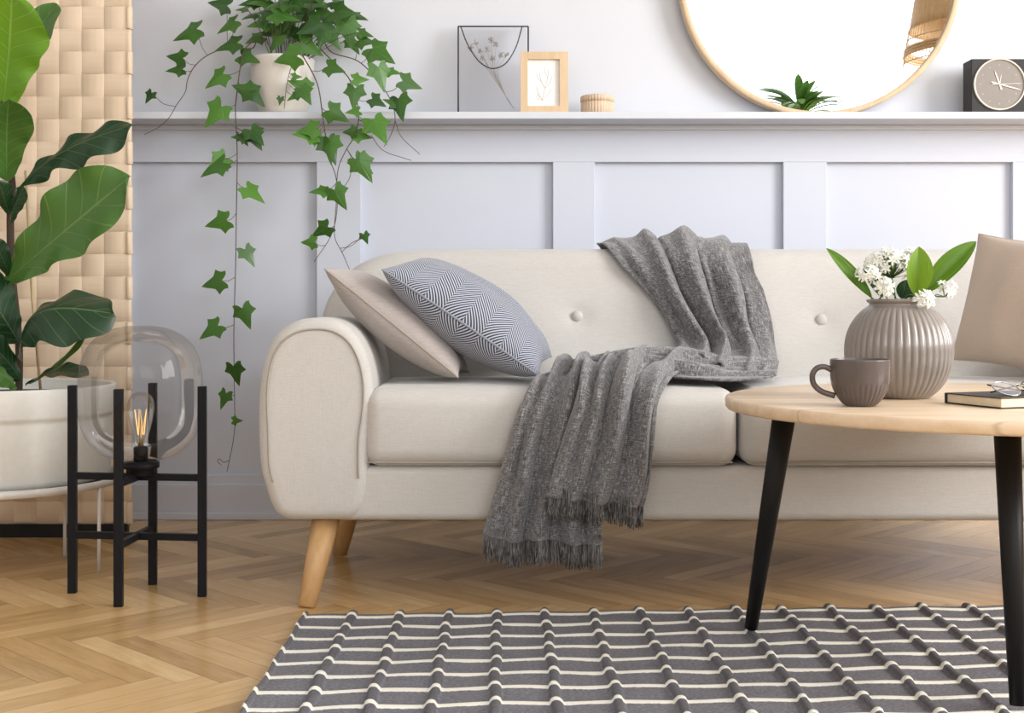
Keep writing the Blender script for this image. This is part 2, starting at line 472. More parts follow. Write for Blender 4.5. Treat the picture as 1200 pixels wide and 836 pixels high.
# ledge
LY0 = 3.685; ZL = H+(CY-131.0)*LY0/F
lg = MB(); lg.box((XL, LY0, ZL-0.020), (XR, WY, ZL))
lg.box((XL, WY-wd-0.012, ZL-0.034), (XR, WY, ZL-0.020))
struct(lg.build('trim_3', M['wallup'], smooth=False, mods=BEV(0.002)))

cl = MB(); cl.box((XL-0.2, YB-0.2, ZT), (XR+0.2, WY+0.15, ZT+0.15)); struct(cl.build('ceiling', M['white'], smooth=False))
wl = MB(); wl.box((XL-0.15, YB, 0), (XL, WY, ZT)); struct(wl.build('wall_left', M['white'], smooth=False))
def holed(axis, pos, th, a0, a1, holes, name):
    mb = MB(); cur = a0
    def bx(p0, p1, z0, z1):
        if axis == 'x': mb.box((pos, p0, z0), (pos+th, p1, z1))
        else: mb.box((p0, pos, z0), (p1, pos+th, z1))
    for h0, h1, z0, z1 in holes:
        bx(cur, h0, 0, ZT); bx(h0, h1, 0, z0); bx(h0, h1, z1, ZT); cur = h1
    bx(cur, a1, 0, ZT)
    struct(mb.build(name, M['white'], smooth=False))
WR = (-0.5, 2.1, 0.95, 3.1); WB = (0.6, 3.75, 1.2, 3.2); WB2 = (-2.2, -0.2, 1.2, 3.1)
holed('x', XR, 0.15, YB, WY, [WR], 'wall_right')
holed('y', YB-0.15, 0.15, XL, XR, [WB2, WB], 'wall_front')
def winframe(axis, pos, h, name):
    mb = MB(); a0, a1, z0, z1 = h; t = 0.05
    def bx(p0, p1, q0, q1):
        if axis == 'x': mb.box((pos+0.04, p0, q0), (pos+0.09, p1, q1))
        else: mb.box((p0, pos-0.09, q0), (p1, pos-0.04, q1))
    bx(a0, a0+t, z0, z1); bx(a1-t, a1, z0, z1); bx(a0, a1, z0, z0+t); bx(a0, a1, z1-t, z1)
    struct(mb.build(name, M['white'], smooth=False))
winframe('x', XR, WR, 'window_1'); winframe('y', YB, WB, 'window_2'); winframe('y', YB, WB2, 'window_3')

# ------------------------------------------------------------------ lights
def area(name, loc, rot, sx, sy, power, col):
    l = bpy.data.lights.new(name, 'AREA'); l.shape = 'RECTANGLE'; l.size = sx; l.size_y = sy
    l.energy = power; l.color = col
    o = bpy.data.objects.new(name, l); o.location = loc; o.rotation_euler = rot; COL.objects.link(o)
area('window_daylight_right', (XR+0.12, (WR[0]+WR[1])/2, (WR[2]+WR[3])/2), (0, pi/2, 0), WR[3]-WR[2], WR[1]-WR[0], 250, (1.0, 0.985, 0.97))
area('window_daylight_front', ((WB[0]+WB[1])/2, YB-0.13, (WB[2]+WB[3])/2), (pi/2, 0, 0), WB[1]-WB[0], WB[3]-WB[2], 72, (0.96, 0.98, 1.0))
area('window_daylight_side', ((WB2[0]+WB2[1])/2, YB-0.13, (WB2[2]+WB2[3])/2), (pi/2, 0, 0), WB2[1]-WB2[0], WB2[3]-WB2[2], 26, (0.96, 0.98, 1.0))
w = bpy.data.worlds.new('World'); SC.world = w; w.use_nodes = True
w.node_tree.nodes['Background'].inputs[0].default_value = (0.9, 0.95, 1, 1)
w.node_tree.nodes['Background'].inputs[1].default_value = 1.0

# ------------------------------------------------------------------ sofa
SX0, SXC, SX1 = -0.525, 0.4955, 1.516
sofa = thing('sofa', (SXC, 3.0, 0), 'cream linen two-seat sofa with round arms and splayed wooden legs, against the panelled wall', 'sofa')
FY = 2.74
def ext(outline, y0, y1, r, bulge=0.0, shear=None, nb=5, disp=None, rings=6, medial=True):
    """outline: closed list of (x,z). front at y0, back at y1, rounded edges radius r."""
    m_ = len(outline)
    nr = []
    area_ = sum(outline[i][0]*outline[(i+1) % m_][1]-outline[(i+1) % m_][0]*outline[i][1] for i in range(m_))
    sg = 1 if area_ > 0 else -1
    for i in range(m_):
        a = outline[i-1]; b = outline[(i+1) % m_]
        tx, tz = b[0]-a[0], b[1]-a[1]; l = sqrt(tx*tx+tz*tz) or 1
        nr.append((-tz/l*sg, tx/l*sg))   # inward
    xs_ = [p[0] for p in outline]; zs_ = [p[1] for p in outline]
    hz = (max(zs_)-min(zs_))/2; hx = (max(xs_)-min(xs_))/2; zc = min(zs_)+hz
    if hx > hz: x0, x1 = min(xs_)+hz, max(xs_)-hz; tgt = lambda p: (max(x0, min(x1, p[0])), zc)
    else:
        z0, z1 = min(zs_)+hx, max(zs_)-hx; tgt = lambda p: ((min(xs_)+max(xs_))/2, max(z0, min(z1, p[1])))
    loops = []
    def face(y, sgn):
        out = []
        for k in range(rings, -1, -1):
            f = k/rings; lp = []
            for i, p in enumerate(outline):
                q = (p[0]+nr[i][0]*r, p[1]+nr[i][1]*r); t = tgt(p)
                x = t[0]+(q[0]-t[0])*f; z = t[1]+(q[1]-t[1])*f
                b = bulge*(1-f**2.5)
                yy = y - sgn*b
                if disp: yy = disp(x, z, yy, sgn)
                lp.append(Vector((x, yy, z)))
            out.append(lp)
        return out   # from edge to centre
    fr_ = face(y0, 1)
    bk_ = face(y1, -1)
    loops += fr_[::-1]
    for k in range(1, nb+1):
        th = pi/2*k/nb
        loops.append([Vector((p[0]+nr[i][0]*r*(1-sin(th)), y0+r*(1-cos(th)), p[1]+nr[i][1]*r*(1-sin(th)))) for i, p in enumerate(outline)])
    nm = 6
    for k in range(0, nb):
        th = pi/2*(1-k/nb)
        loops.append([Vector((p[0]+nr[i][0]*r*(1-sin(th)), y1-r*(1-cos(th)), p[1]+nr[i][1]*r*(1-sin(th)))) for i, p in enumerate(outline)])
    loops += bk_
    vs = [shear(p) if shear else p for lp in loops for p in lp]
    fs = []
    for a in range(len(loops)-1):
        for i in range(m_):
            j = (i+1) % m_
            q = (a*m_+i, a*m_+j, (a+1)*m_+j, (a+1)*m_+i)
            fs.append(q if sg > 0 else q[::-1])
    mb = MB(); mb.add(vs, fs); return mb
def xz(pts, D):
    return [((px-CX)*D/F, H+(CY-py)*D/F) for px, py in pts]
def smooth2(pts, n, closed=True):
    v = [Vector((a, b, 0)) for a, b in pts]
    if closed:
        v2 = [v[-1]]+v+[v[0], v[1]]
        c = catmull(v2, n); c = c[n:-n-1]
        return [(p.x, p.y) for p in c]
    return [(p.x, p.y) for p in catmull(v, n)]

armpx = [(344,610),(334,608),(325,602),(318,591),(312,574),(304.5,545),(302.5,500),(304,455),(311,418),(324,392),(345,377),(370,372.5),(395,376),(415,390),(429,415),(436,445),(437,480),(434,520),(431,560),(430,574),(426,592),(419,603),(409,609),(400,610)]
armL = xz(armpx, FY)
base_n = len(armL)
# bottom straight: build smooth only upper
up = smooth2(armL, 5, closed=False)
bot = [(armL[-1][0]+(armL[0][0]-armL[-1][0])*k/8, armL[0][1]) for k in range(1, 8)]
armO = up+bot
def mirror(o): return [(2*SXC-x, z) for x, z in o]
for o_ in (armO, mirror(armO)):
    a = ext(o_, FY-0.012, 3.50, 0.024, bulge=0.0)
    arm = a.build('armrest', M['sofa'], sofa)
    # seam piping round the front face
    m_ = len(o_); cxm = sum(p[0] for p in o_)/m_; czm = sum(p[1] for p in o_)/m_
    ring = []
    for x, z in o_[20:len(up)-22]:
        d = Vector((cxm-x, czm-z)); d.normalize(); ring.append(Vector((x+d.x*0.024, FY-0.0135, z+d.y*0.024)))
    sm_ = MB(); sm_.tube(ring, 0.0022, 6); sm_.build('piping', M['seam'], arm)
# base
zbot = P(0, 610, FY).z; ztop = P(0, 548, FY).z
bs = MB(); bs.rbox(((SX0+SX1)/2, (FY+3.44)/2, (zbot+ztop)/2), ((SX1-SX0)/2-0.16, (3.44-FY)/2, (ztop-zbot)/2+0.002), 0.018, 6)
bs.build('seat_base', M['sofa'], sofa)
XI = (430-CX)*FY/F-0.008
# cushions
ztc = 0.458
for a, b in ((XI, SXC-0.003), (SXC+0.003, 2*SXC-XI)):
    c = ((a+b)/2, (2.722+3.24)/2, (ztop+ztc)/2); hf = ((b-a)/2, (3.24-2.722)/2, (ztc-ztop)/2-0.001)
    def cr(q, hf=hf):
        fx = 1-(abs(q.x)/hf[0])**4; fy = 1-(abs(q.y)/hf[1])**2
        q = q.copy()
        if q.z > 0: q.z += 0.006*max(0, fx)*max(0, fy)
        if q.y < 0: q.y -= 0.010*max(0, fx)*max(0, 1-(q.z/hf[2])**2)
        return q
    cb = MB(); cb.rbox(c, hf, 0.038, 14, cr); cu = cb.build('seat_cushion', M['sofa'], sofa)
    pts = []
    sx = hf[0]-0.008; sz = hf[2]-0.006
    for k in range(96):
        t = 2*pi*k/96; ct, st_ = cos(t), sin(t)
        x = sx*math.copysign(abs(ct)**0.12, ct); z = sz*math.copysign(abs(st_)**0.35, st_)
        pts.append(Vector((c[0]+x, 2.722+0.010+0.02*(abs(x)/sx)**20, c[2]+z)))
    pb = MB(); pb.tube([Vector((c[0]-hf[0]*0.97+hf[0]*1.94*k/40, 2.722+0.0105-0.006*(1-(k/20-1)**4), ztop+0.0115)) for k in range(41)], 0.0022, 6); pb.build('piping', M['seam'], cu)
# backrest
bp = [(378,392),(380,368),(387,347),(401,326),(423,308),(455,297),(500,292.5),(560,291.5)]
DB = 3.27
bl = xz(bp, DB)
zt_ = bl[-1][1]
lo = [(bl[0][0]+0.0, 0.30), (bl[0][0]-0.0, 0.45)]
left = smooth2(lo+bl, 4, closed=False)
full = left+[(bl[-1][0]+(2*SXC-2*bl[-1][0])*k/60, zt_) for k in range(1, 60)]+[(2*SXC-x, z) for x, z in left[::-1]]
full += [(full[-1][0]+(full[0][0]-full[-1][0])*k/60, 0.30) for k in range(1, 60)]
BT = [(677,371),(964,375)]
def backy(z): return 3.16+(z-0.46)*0.30
buts = [((px-CX)*3.19/F, H+(CY-py)*3.19/F) for px, py in BT]
def bdisp(x, z, y, sgn):
    if sgn < 0: return y
    d = 0
    for bx_, bz_ in buts:
        r2 = (x-bx_)**2+(z-bz_)**2
        d += 0.010*exp(-r2/0.0007)+0.006*exp(-r2/0.008)
        d += 0.004*exp(-((x-bx_)/0.012)**2)*exp(-((z-bz_)/0.10)**2)*0
    return y+d
def bshear(p): return Vector((p.x, p.y+(p.z-0.46)*0.30, p.z))
bk = ext(full, 3.16, 3.34, 0.050, bulge=0.010, shear=bshear, disp=bdisp, rings=34, nb=8)
back = bk.build('backrest', M['sofa'], sofa)
for bx_, bz_ in buts[:2]:
    y = backy(bz_)+0.002
    b = MB(); pr = [(0.0, 0.009), (0.006, 0.0085), (0.011, 0.006), (0.0138, 0.002), (0.0135, -0.003)]
    b.lathe(pr, (0,0,0), 24)
    b.v = [Vector((bx_+p.x, y-p.z, bz_+p.y)) for p in b.v]; b.f = [f for f in b.f]
    b.build('button', M['sofa'], back)
# legs
def cone(p0, p1, r0, r1, n=24):
    m_ = MB(); m_.tube([p0, Vector(p0).lerp(Vector(p1), 0.5), p1], [r0, (r0+r1)/2*1.02, r1], n); return m_
def foot(px, py): 
    D = F*H/(py-CY); return Vector(((px-CX)*D/F, D, 0))
fl_ = foot(359, 713)
tl = P(384, 600, 2.80)
flx = fl_.x
LG = [(Vector((tl.x, 2.80, zbot+0.01)), Vector((fl_.x, fl_.y+0.005, 0)))]
bl_ = foot(398, 650); LG.append((Vector((-0.375, 3.22, zbot+0.01)), Vector((bl_.x+0.0, bl_.y, 0))))
for a, b in list(LG): LG.append((Vector((2*SXC-a.x, a.y, a.z)), Vector((2*SXC-b.x, b.y, 0))))
for a, b in LG: cone(a, b, 0.031, 0.018).build('leg', M['leg'], sofa)

# ------------------------------------------------------------------ cushions
def pillow(name, c, a_dir, n_dir, la, lb, T, mat, label, seam, pinch=0.07, uvs=1.0, roundn=0.45):
    a = Vector(a_dir).normalized(); n = Vector(n_dir); n = (n-a*n.dot(a)).normalized(); b = n.cross(a).normalized()
    c = Vector(c)
    def edge(u, v):
        x = u*(1-pinch*(1-v*v)**1.0)*la/2; y = v*(1-pinch*(1-u*u))*lb/2; return x, y
    mb = MB(); N = 44
    rr = random.Random(hash(name) & 0 or 3)
    def side(sg):
        def fn(uu, vv):
            u = sin((uu*2-1)*pi/2); v = sin((vv*2-1)*pi/2)
            x, y = edge(u, v)
            t = T/2*(max(0, 1-u**2)**roundn)*(max(0, 1-v**2)**roundn)
            t *= 1+0.05*sin(5*u+2*v)*cos(4*v)+0.04*sin(9*v+u)
            return c+a*x+b*y+n*(sg*t)
        return fn
    uvf = lambda u, v: (0.5*(0.5+0.5*sin((u*2-1)*pi/2))+0.5*u, 0.5*(0.5+0.5*sin((v*2-1)*pi/2))+0.5*v)
    mb.grid(side(1), N, N, uvf)
    m2 = MB(); m2.grid(side(-1), N, N, uvf)
    mb.add(m2.v, [f[::-1] for f in m2.f], m2.uv)
    o = mb.build(name, mat, origin=c-Vector((0, 0, T/2)))
    tag(o, label, 'cushion')
    ring = []
    for k in range(40): ring.append(edge(-1+2*k/40, -1))
    for k in range(40): ring.append(edge(1, -1+2*k/40))
    for k in range(40): ring.append(edge(1-2*k/40, 1))
    for k in range(40): ring.append(edge(-1, 1-2*k/40))
    pm = MB(); pm.tube([c+a*x+b*y for x, y in ring], 0.0026, 6, closed=True); pm.build('piping', seam, o)
    return o
p0 = P(378, 322, 2.83); p1 = P(534, 449, 2.81)
ad = (p1-p0); nn = Vector((0.64, -0.03, 0.77))
nn = (nn-ad.normalized()*nn.dot(ad.normalized())).normalized(); bd = nn.cross(ad.normalized()).normalized()
cen = (p0+p1)/2+bd*0.135+nn*0.008+Vector((0,0,0.006))
pillow('throw_pillow', cen, ad, nn, ad.length, 0.27, 0.115, M['beige'], 'plain greige linen cushion leaning on the left arm of the sofa', M['seam'])
p0 = P(444, 324, 2.82); p1 = P(627, 448, 2.80)
ad = (p1-p0); nn = Vector((0.54, -0.13, 0.80))
nn = (nn-ad.normalized()*nn.dot(ad.normalized())).normalized(); bd = nn.cross(ad.normalized()).normalized()
cen = (p0+p1)/2+bd*0.16+nn*0.018
pillow('throw_pillow', cen, ad, nn, ad.length, 0.34, 0.165, M['zig'], 'navy and white zigzag patterned cushion next to the plain one', M['zig'], uvs=1.0)
pillow('throw_pillow', (1.20, 2.97, 0.634), Vector((0.22, 0.0, 0.97)), Vector((-0.82, -0.50, 0.26)), 0.31, 0.36, 0.12, M['tan'], 'tan cushion at the right end of the sofa, behind the vase', M['tan'], roundn=0.5)

# ------------------------------------------------------------------ throw
def dmap(D):
    t = max(0, min(1, (D-2.88)/0.17)); return D+0.10*t*t*(3-2*t)
def interp_rows(rows, nt, ns):
    rows = [[(a, b, dmap(c)) for a, b, c in r] for r in rows]
    rr = [catmull([P(*p) for p in r], 12) for r in rows]
    # resample each row evenly in index
    m_ = len(rr[0]); out = []
    cols = [catmull([rr[i][j] for i in range(len(rr))], nt) for j in range(m_)]
    T = len(cols[0])
    G = [[cols[j][i] for j in range(m_)] for i in range(T)]
    return G
def refine(G, ns):
    out = []
    for row in G:
        m_ = len(row); r = []
        for k in range(ns+1):
            f = k/ns*(m_-1); i = min(int(f), m_-2); r.append(row[i].lerp(row[i+1], f-i))
        out.append(r)
    return out
def keepout(p):
    p = p.copy()
    if 2.77 < p.y < 3.2: p.z = max(p.z, 0.475)
    elif 2.70 < p.y <= 2.77 and p.z > 0.40: p.z = max(p.z, 0.475-((2.77-p.y)/0.07)**2*0.05)
    if p.z < 0.44 and p.y > 2.695: p.y = 2.695
    ys = p.y-(p.z-0.46)*0.30; r = 0.075
    cy0, cy1, zt = 3.15+0.062, 3.35-0.062, zt_-0.062
    if p.z > 0.46 and 3.0 < p.y < 3.6:
        dy = ys-max(cy0, min(cy1, ys)); dz = max(0, p.z-zt); l = sqrt(dy*dy+dz*dz)
        if l < r:
            if l < 1e-6: dy, l = -1.0, 1.0
            k = r/l; ys2 = max(cy0, min(cy1, ys))+dy*k; z2 = (zt+dz*k) if dz > 0 else p.z
            p = Vector((p.x, ys2+(z2-0.46)*0.30, z2))
    return p
def folded(rows, nt, ns, folds, seed, u0=0, amp=1.0, outward=Vector((0, -1, 0.35)), env=None):
    G = refine(interp_rows(rows, nt, ns), ns)
    T = len(G); rd = random.Random(seed)
    wig = [(rd.uniform(2, 5), rd.uniform(0, 6), rd.uniform(0.01, 0.03)) for _ in folds]
    out = []
    for i in range(T):
        t = i/(T-1); row = []
        for j in range(ns+1):
            s = j/ns
            a = G[min(i+1, T-1)][j]-G[max(i-1, 0)][j]; b = G[i][min(j+1, ns)]-G[i][max(j-1, 0)]
            n = a.cross(b)
            if n.length > 1e-9: n.normalize()
            if n.dot(outward) < 0: n = -n
            d = 0
            for q, (s0, s1, w, A) in enumerate(folds):
                fr_, ph_, am_ = wig[q]
                sc_ = s0+(s1-s0)*t+am_*sin(fr_*t*2+ph_)
                x = (s-sc_)/w
                d += 1.7*A*exp(-abs(x)**1.6)*(0.75+0.25*sin(fr_*3*t+ph_))
                if A > 0.011: d -= 0.55*A*exp(-((s-sc_-1.5*w*(1 if q % 2 else -1))/(0.28*w))**2)
            d += 0.0022*sin(17*s+9*t+seed)*sin(13*t+5*s)+0.0015*sin(41*s-23*t)
            row.append(keepout(G[i][j]+n*d*amp*(env(t) if env else 1)))
        out.append(row)
    return out
def addgrid(mb, G, scale=1.0):
    T = len(G); S = len(G[0])
    vs = []; uvs = []; fs = []
    for i in range(T):
        for j in range(S):
            vs.append(G[i][j]); uvs.append((j/(S-1)*0.45*scale, i/(T-1)*0.5*scale))
    for i in range(T-1):
        for j in range(S-1):
            a = i*S+j; fs.append((a, a+1, a+S+1, a+S))
    mb.add(vs, fs, uvs)
tb = MB()
rowsB = [
 [(716,330,3.42),(760,325,3.42),(810,322,3.43),(850,330,3.43),(872,345,3.42)],
 [(706,296,3.36),(755,290,3.37),(805,285,3.37),(842,290,3.37),(866,300,3.34)],
 [(700,287,3.24),(748,281,3.24),(795,277,3.24),(845,286,3.22),(881,308,3.13)],
 [(722,306,3.135),(765,306,3.12),(805,303,3.11),(850,310,3.11),(892,340,3.12)],
 [(755,341,3.105),(785,340,3.085),(820,340,3.08),(862,345,3.08),(901,368,3.09)],
 [(780,376,3.08),(805,375,3.055),(835,380,3.05),(870,387,3.05),(907,402,3.06)],
 [(795,402,3.06),(820,406,3.02),(850,412,3.01),(882,420,2.99),(910,430,2.99)],
 [(790,418,3.02),(815,428,2.96),(845,438,2.92),(878,447,2.88),(904,446,2.91)],
]
GB = folded(rowsB, 9, 90, [(0.10,0.10,0.05,0.012),(0.27,0.30,0.045,0.026),(0.40,0.36,0.03,-0.014),(0.52,0.48,0.05,0.028),(0.64,0.66,0.035,-0.010),(0.76,0.72,0.06,0.022),(0.92,0.92,0.05,0.010)], 5, env=lambda t: 0.5+0.5*min(1, max(0, (t-0.32)/0.2)))
addgrid(tb, GB)
rowsC = [
 [(906,418,3.03),(911,430,2.97),(909,443,2.86),(900,452,2.79)],
 [(872,410,3.03),(880,424,2.97),(882,442,2.85),(874,458,2.755)],
 [(832,414,3.03),(842,424,2.97),(848,438,2.85),(846,461,2.75)],
 [(795,416,3.03),(800,419,2.97),(806,430,2.86),(808,455,2.77)],
 [(755,420,3.02),(758,417,2.95),(762,424,2.88),(770,452,2.82)],
 [(712,424,3.00),(714,421,2.93),(720,426,2.86),(730,452,2.81)],
 [(672,434,2.98),(676,428,2.92),(684,434,2.85),(700,454,2.80)],
 [(646,450,2.94),(650,444,2.90),(658,446,2.84),(668,456,2.79)],
]
GC = folded(rowsC, 9, 60, [(0.15,0.2,0.08,0.006),(0.38,0.45,0.06,0.013),(0.58,0.55,0.04,-0.010),(0.75,0.72,0.07,0.012)], 11, outward=Vector((0,-0.5,1)))
addgrid(tb, GC)
# hanging back-left layer
rowsA = [
 [(651,444,2.93),(670,434,2.93),(690,428,2.93),(712,426,2.93),(735,426,2.93)],
 [(639,445,2.84),(655,440,2.84),(680,436,2.84),(705,434,2.84),(728,436,2.84)],
 [(627,455,2.745),(648,452,2.735),(675,450,2.73),(700,448,2.73),(722,450,2.74)],
 [(610,482,2.70),(638,482,2.69),(665,482,2.69),(692,482,2.69),(715,482,2.69)],
 [(596,525,2.692),(625,525,2.688),(655,527,2.687),(684,530,2.687),(708,530,2.688)],
 [(583,572,2.688),(614,575,2.685),(646,576,2.685),(676,578,2.685),(702,580,2.686)],
 [(571,614,2.685),(604,622,2.683),(640,622,2.683),(672,624,2.683),(704,626,2.683)],
 [(567,626,2.684),(602,635,2.682),(640,632,2.682),(672,638,2.682),(705,638,2.682)],
]
GA = folded(rowsA, 9, 90, [(0.06,0.05,0.05,0.014),(0.24,0.22,0.05,0.022),(0.36,0.34,0.03,-0.008),(0.50,0.46,0.05,0.022),(0.62,0.60,0.035,-0.008),(0.75,0.74,0.05,0.016),(0.92,0.92,0.05,0.014)], 21, outward=Vector((0,-1,0.5)))
addgrid(tb, GA)
rowsH = [
 [(690,430,2.96),(718,424,2.97),(748,420,2.97),(778,422,2.96),(806,430,2.94)],
 [(688,432,2.86),(715,425,2.86),(742,422,2.86),(770,426,2.86),(798,436,2.84)],
 [(690,440,2.745),(712,432,2.74),(735,430,2.735),(760,436,2.735),(782,448,2.75)],
 [(678,468,2.672),(702,462,2.668),(726,460,2.665),(750,464,2.665),(771,474,2.672)],
 [(664,505,2.660),(690,505,2.655),(716,505,2.655),(742,507,2.655),(766,510,2.660)],
 [(652,545,2.656),(680,546,2.652),(708,548,2.652),(738,550,2.652),(763,552,2.656)],
 [(643,577,2.654),(673,580,2.650),(702,582,2.650),(730,585,2.650),(755,588,2.653)],
 [(642,582,2.653),(672,586,2.650),(701,588,2.650),(729,591,2.650),(754,594,2.652)],
]
GH = folded(rowsH, 9, 90, [(0.05,0.06,0.06,0.020),(0.30,0.22,0.05,0.016),(0.42,0.36,0.03,-0.010),(0.55,0.50,0.07,0.024),(0.72,0.66,0.03,-0.010),(0.86,0.84,0.06,0.022)], 33, outward=Vector((0,-1,0.5)))
addgrid(tb, GH)
thr = tb.build('throw_blanket', M['throw'], origin=(0.3, 2.8, 0.46), mods=[('SOLIDIFY', dict(thickness=0.004, offset=-1))])
tag(thr, 'grey woven throw with fringed ends draped over the sofa back and seat', 'blanket')
fg = MB(); rf = random.Random(4)
def fringe(row, length, n, jit=0.25):
    for k in range(n):
        f = (k+rf.random())/n*(len(row)-1); i = min(int(f), len(row)-2); p = row[i].lerp(row[i+1], f-i)
        L = length*(1+rf.uniform(-jit, jit*0.6)); dx = rf.gauss(0, 0.003); dy = rf.uniform(-0.007, 0.005); w_ = rf.uniform(0, 6)
        pts = [p+Vector((0, 0, 0.010+rf.random()*0.012))]
        for q in range(1, 6):
            t = q/5; pts.append(p+Vector((dx*t*t+0.0010*sin(w_+t*6), dy*t-0.004*t+0.001*cos(w_+5*t), -L*t)))
        r0 = rf.uniform(0.0008, 0.0015)
        fg.tube(pts, [r0*1.2, r0*1.3, r0, r0, r0, r0*0.6], 4)
fringe(GA[-1], 0.046, 260); fringe(GH[-1], 0.040, 210)
fg.build('fringe', M['fringe'], thr)

# ------------------------------------------------------------------ coffee table
TC = Vector((0.85, 2.228, 0)); TR = 0.465; TZ = 0.473; TT = 0.021
tab = thing('coffee_table', TC, 'round pale wood coffee table with tapered black legs on the grey rug', 'table')
tp = MB()
pr = [(0, TZ), (TR*0.5, TZ), (TR-0.006, TZ), (TR-0.002, TZ-0.0015), (TR, TZ-0.006), (TR-0.001, TZ-TT+0.004), (TR-0.004, TZ-TT), (TR*0.5, TZ-TT), (0, TZ-TT)]
tp.lathe(pr[::-1], TC, 128); tp.build('tabletop', M['top'], tab)
for f_, a_ in (((880, 737), (921, 475, 2.36)), ((1193, 828), (1180, 492, 2.06))):
    Df = (H-0.018)*F/(f_[1]-1-CY); ft = P(f_[0], f_[1]-1, Df); at_ = P(*a_); at_.z = TZ-TT
    cone(at_, ft, 0.0215, 0.0125).build('leg', M['blackwood'], tab)
cone(Vector((1.10, 2.36, TZ-TT)), Vector((1.24, 2.45, 0.018)), 0.0215, 0.0125).build('leg', M['blackwood'], tab)

# rug
RX0, RX1, RY0, RY1 = -0.403, 1.32, 1.55, 2.617
rg = MB(); nx, ny = 560, 300
def rugh(u, v, wv):
    z = 0.006
    k = (u+0.309-(-0.403)*0)/0.0975
    du_ = abs(k-round(k))*0.0975
    rib = max(0, 1-(du_/0.0095)**2)
    z += 0.0085*sqrt(rib) if rib > 0 else 0
    kk = (v)/0.0835; dv_ = abs(kk-round(kk))*0.0835
    st = max(0, 1-(dv_/0.0075)**2)
    z += 0.0035*sqrt(st)
    return z, (1.0 if dv_ < 0.0068 else 0.0), rib
vs = []; uvs = []; cols = []
for i in range(nx+1):
    for j in range(ny+1):
        u = RX0+(RX1-RX0)*i/nx; v = (RY1-RY0)*j/ny     # v from back edge towards camera
        wob = 0.0025*sin(u*9+v*3)+0.0015*sin(u*23+1)+0.003*sin(u*5-v*9)+0.012*exp(-((u-0.50)/0.13)**2-((v-0.13)/0.12)**2)
        vv = v-0.030+wob*(0.5+0.5*sin(v*3+u*2))
        z, st, rib = rugh(u, vv, 0)
        z += 0.0012*sin(u*31+v*14)+0.001
        vs.append(Vector((u+0.002*sin(v*25+u*40), RY1-v+0.055*(u-RX0), z))); uvs.append((u, vv)); cols.append(st)
fs = []; fc = []
for i in range(nx):
    for j in range(ny):
        a = i*(ny+1)+j; fs.append((a, a+1, a+ny+2, a+ny+1)); fc.append(0)
rg.add(vs, fs, uvs)
rug = rg.build('area_rug', M['rug'], origin=((RX0+RX1)/2, 2.1, 0), mods=[('SOLIDIFY', dict(thickness=0.006, offset=-1))])
at = rug.data.attributes.new('tint', 'FLOAT', 'POINT'); at.data.foreach_set('value', cols)
tag(rug, 'charcoal rug with cream stripes and raised ribs under the coffee table', 'rug')

# ------------------------------------------------------------------ vase, mug, book, glasses
def onT(px, py): 
    D = (H-TZ)*F/(py-CY); return Vector(((px-CX)*D/F, D, TZ))
vb = onT(1053, 466); sv = vb.y/F
vprof = []
hV = 114*sv; rV = 62*sv
zc = hV*0.47
for k in range(0, 41):
    t = k/40; z = t*hV*0.955
    q = (z-zc)/(hV*0.56); r = rV*sqrt(max(0, 1-abs(q)**2.15))
    r = max(r, 26*sv) if z < zc else max(r, 33*sv)
    vprof.append((r, z))
def vrib(r, z, an, i):
    if z < 0.002 or z > hV*0.93: return r
    e = min(1, z/0.01)*min(1, (hV*0.93-z)/0.012)
    return r*(1-0.034*e*(1-abs(cos(an*22)))**1.3)
ins = [(0, 0.0)]+vprof+[(34*sv, hV*0.965), (36.5*sv, hV*0.985), (36.5*sv, hV*1.0), (34.5*sv, hV*1.01), (32*sv, hV*1.0), (31*sv, hV*0.95), (50*sv, hV*0.6), (30*sv, hV*0.1), (0, hV*0.1)]
vm = MB(); vm.lathe(ins, vb+Vector((0,0,.0006)), 352, vrib); vase = vm.build('vase', M['taupe'], origin=vb)
tag(vase, 'round taupe ribbed ceramic vase holding white flowers on the coffee table', 'vase')

mbp = onT(1008, 476); sm2 = mbp.y/F
mg = thing('coffee_mug', mbp, 'small brown glazed cup with fluted base, in front of the vase', 'mug')
hm = 54*sm2; rm = 34.5*sm2
mp_ = [(0, 0.001), (16*sm2, 0.0), (18*sm2, 0.001), (21*sm2, 0.004), (26*sm2, hm*0.17), (31*sm2, hm*0.34), (33.6*sm2, hm*0.52), (34.3*sm2, hm*0.7), (34.5*sm2, hm*0.97), (34*sm2, hm), (33*sm2, hm*0.99), (32.6*sm2, hm*0.8), (31*sm2, hm*0.5), (24*sm2, hm*0.15), (0, hm*0.12)]
mp2 = [(p.x, p.y) for p in catmull([Vector((a, b, 0)) for a, b in mp_], 4)]
def mrib(r, z, an, i):
    if i > 44 or z > hm*0.5 or z < 0.002: return r
    return r*(1-0.035*min(1, (hm*0.5-z)/0.006)*(1-abs(cos(an*16)))**1.5)
mm = MB(); mm.lathe(mp2, mbp+Vector((0,0,.0008)), 256, mrib); mm.build('body', M['mug'], mg)
hd = [(975,434),(966,430),(957,432),(952,440),(954,451),(963,459),(978,464)]
hh = MB(); hh.tube(catmull([P(x_, y_, mbp.y) for x_, y_ in hd], 6), 0.0046, 12); hh.build('handle', M['mug'], mg)

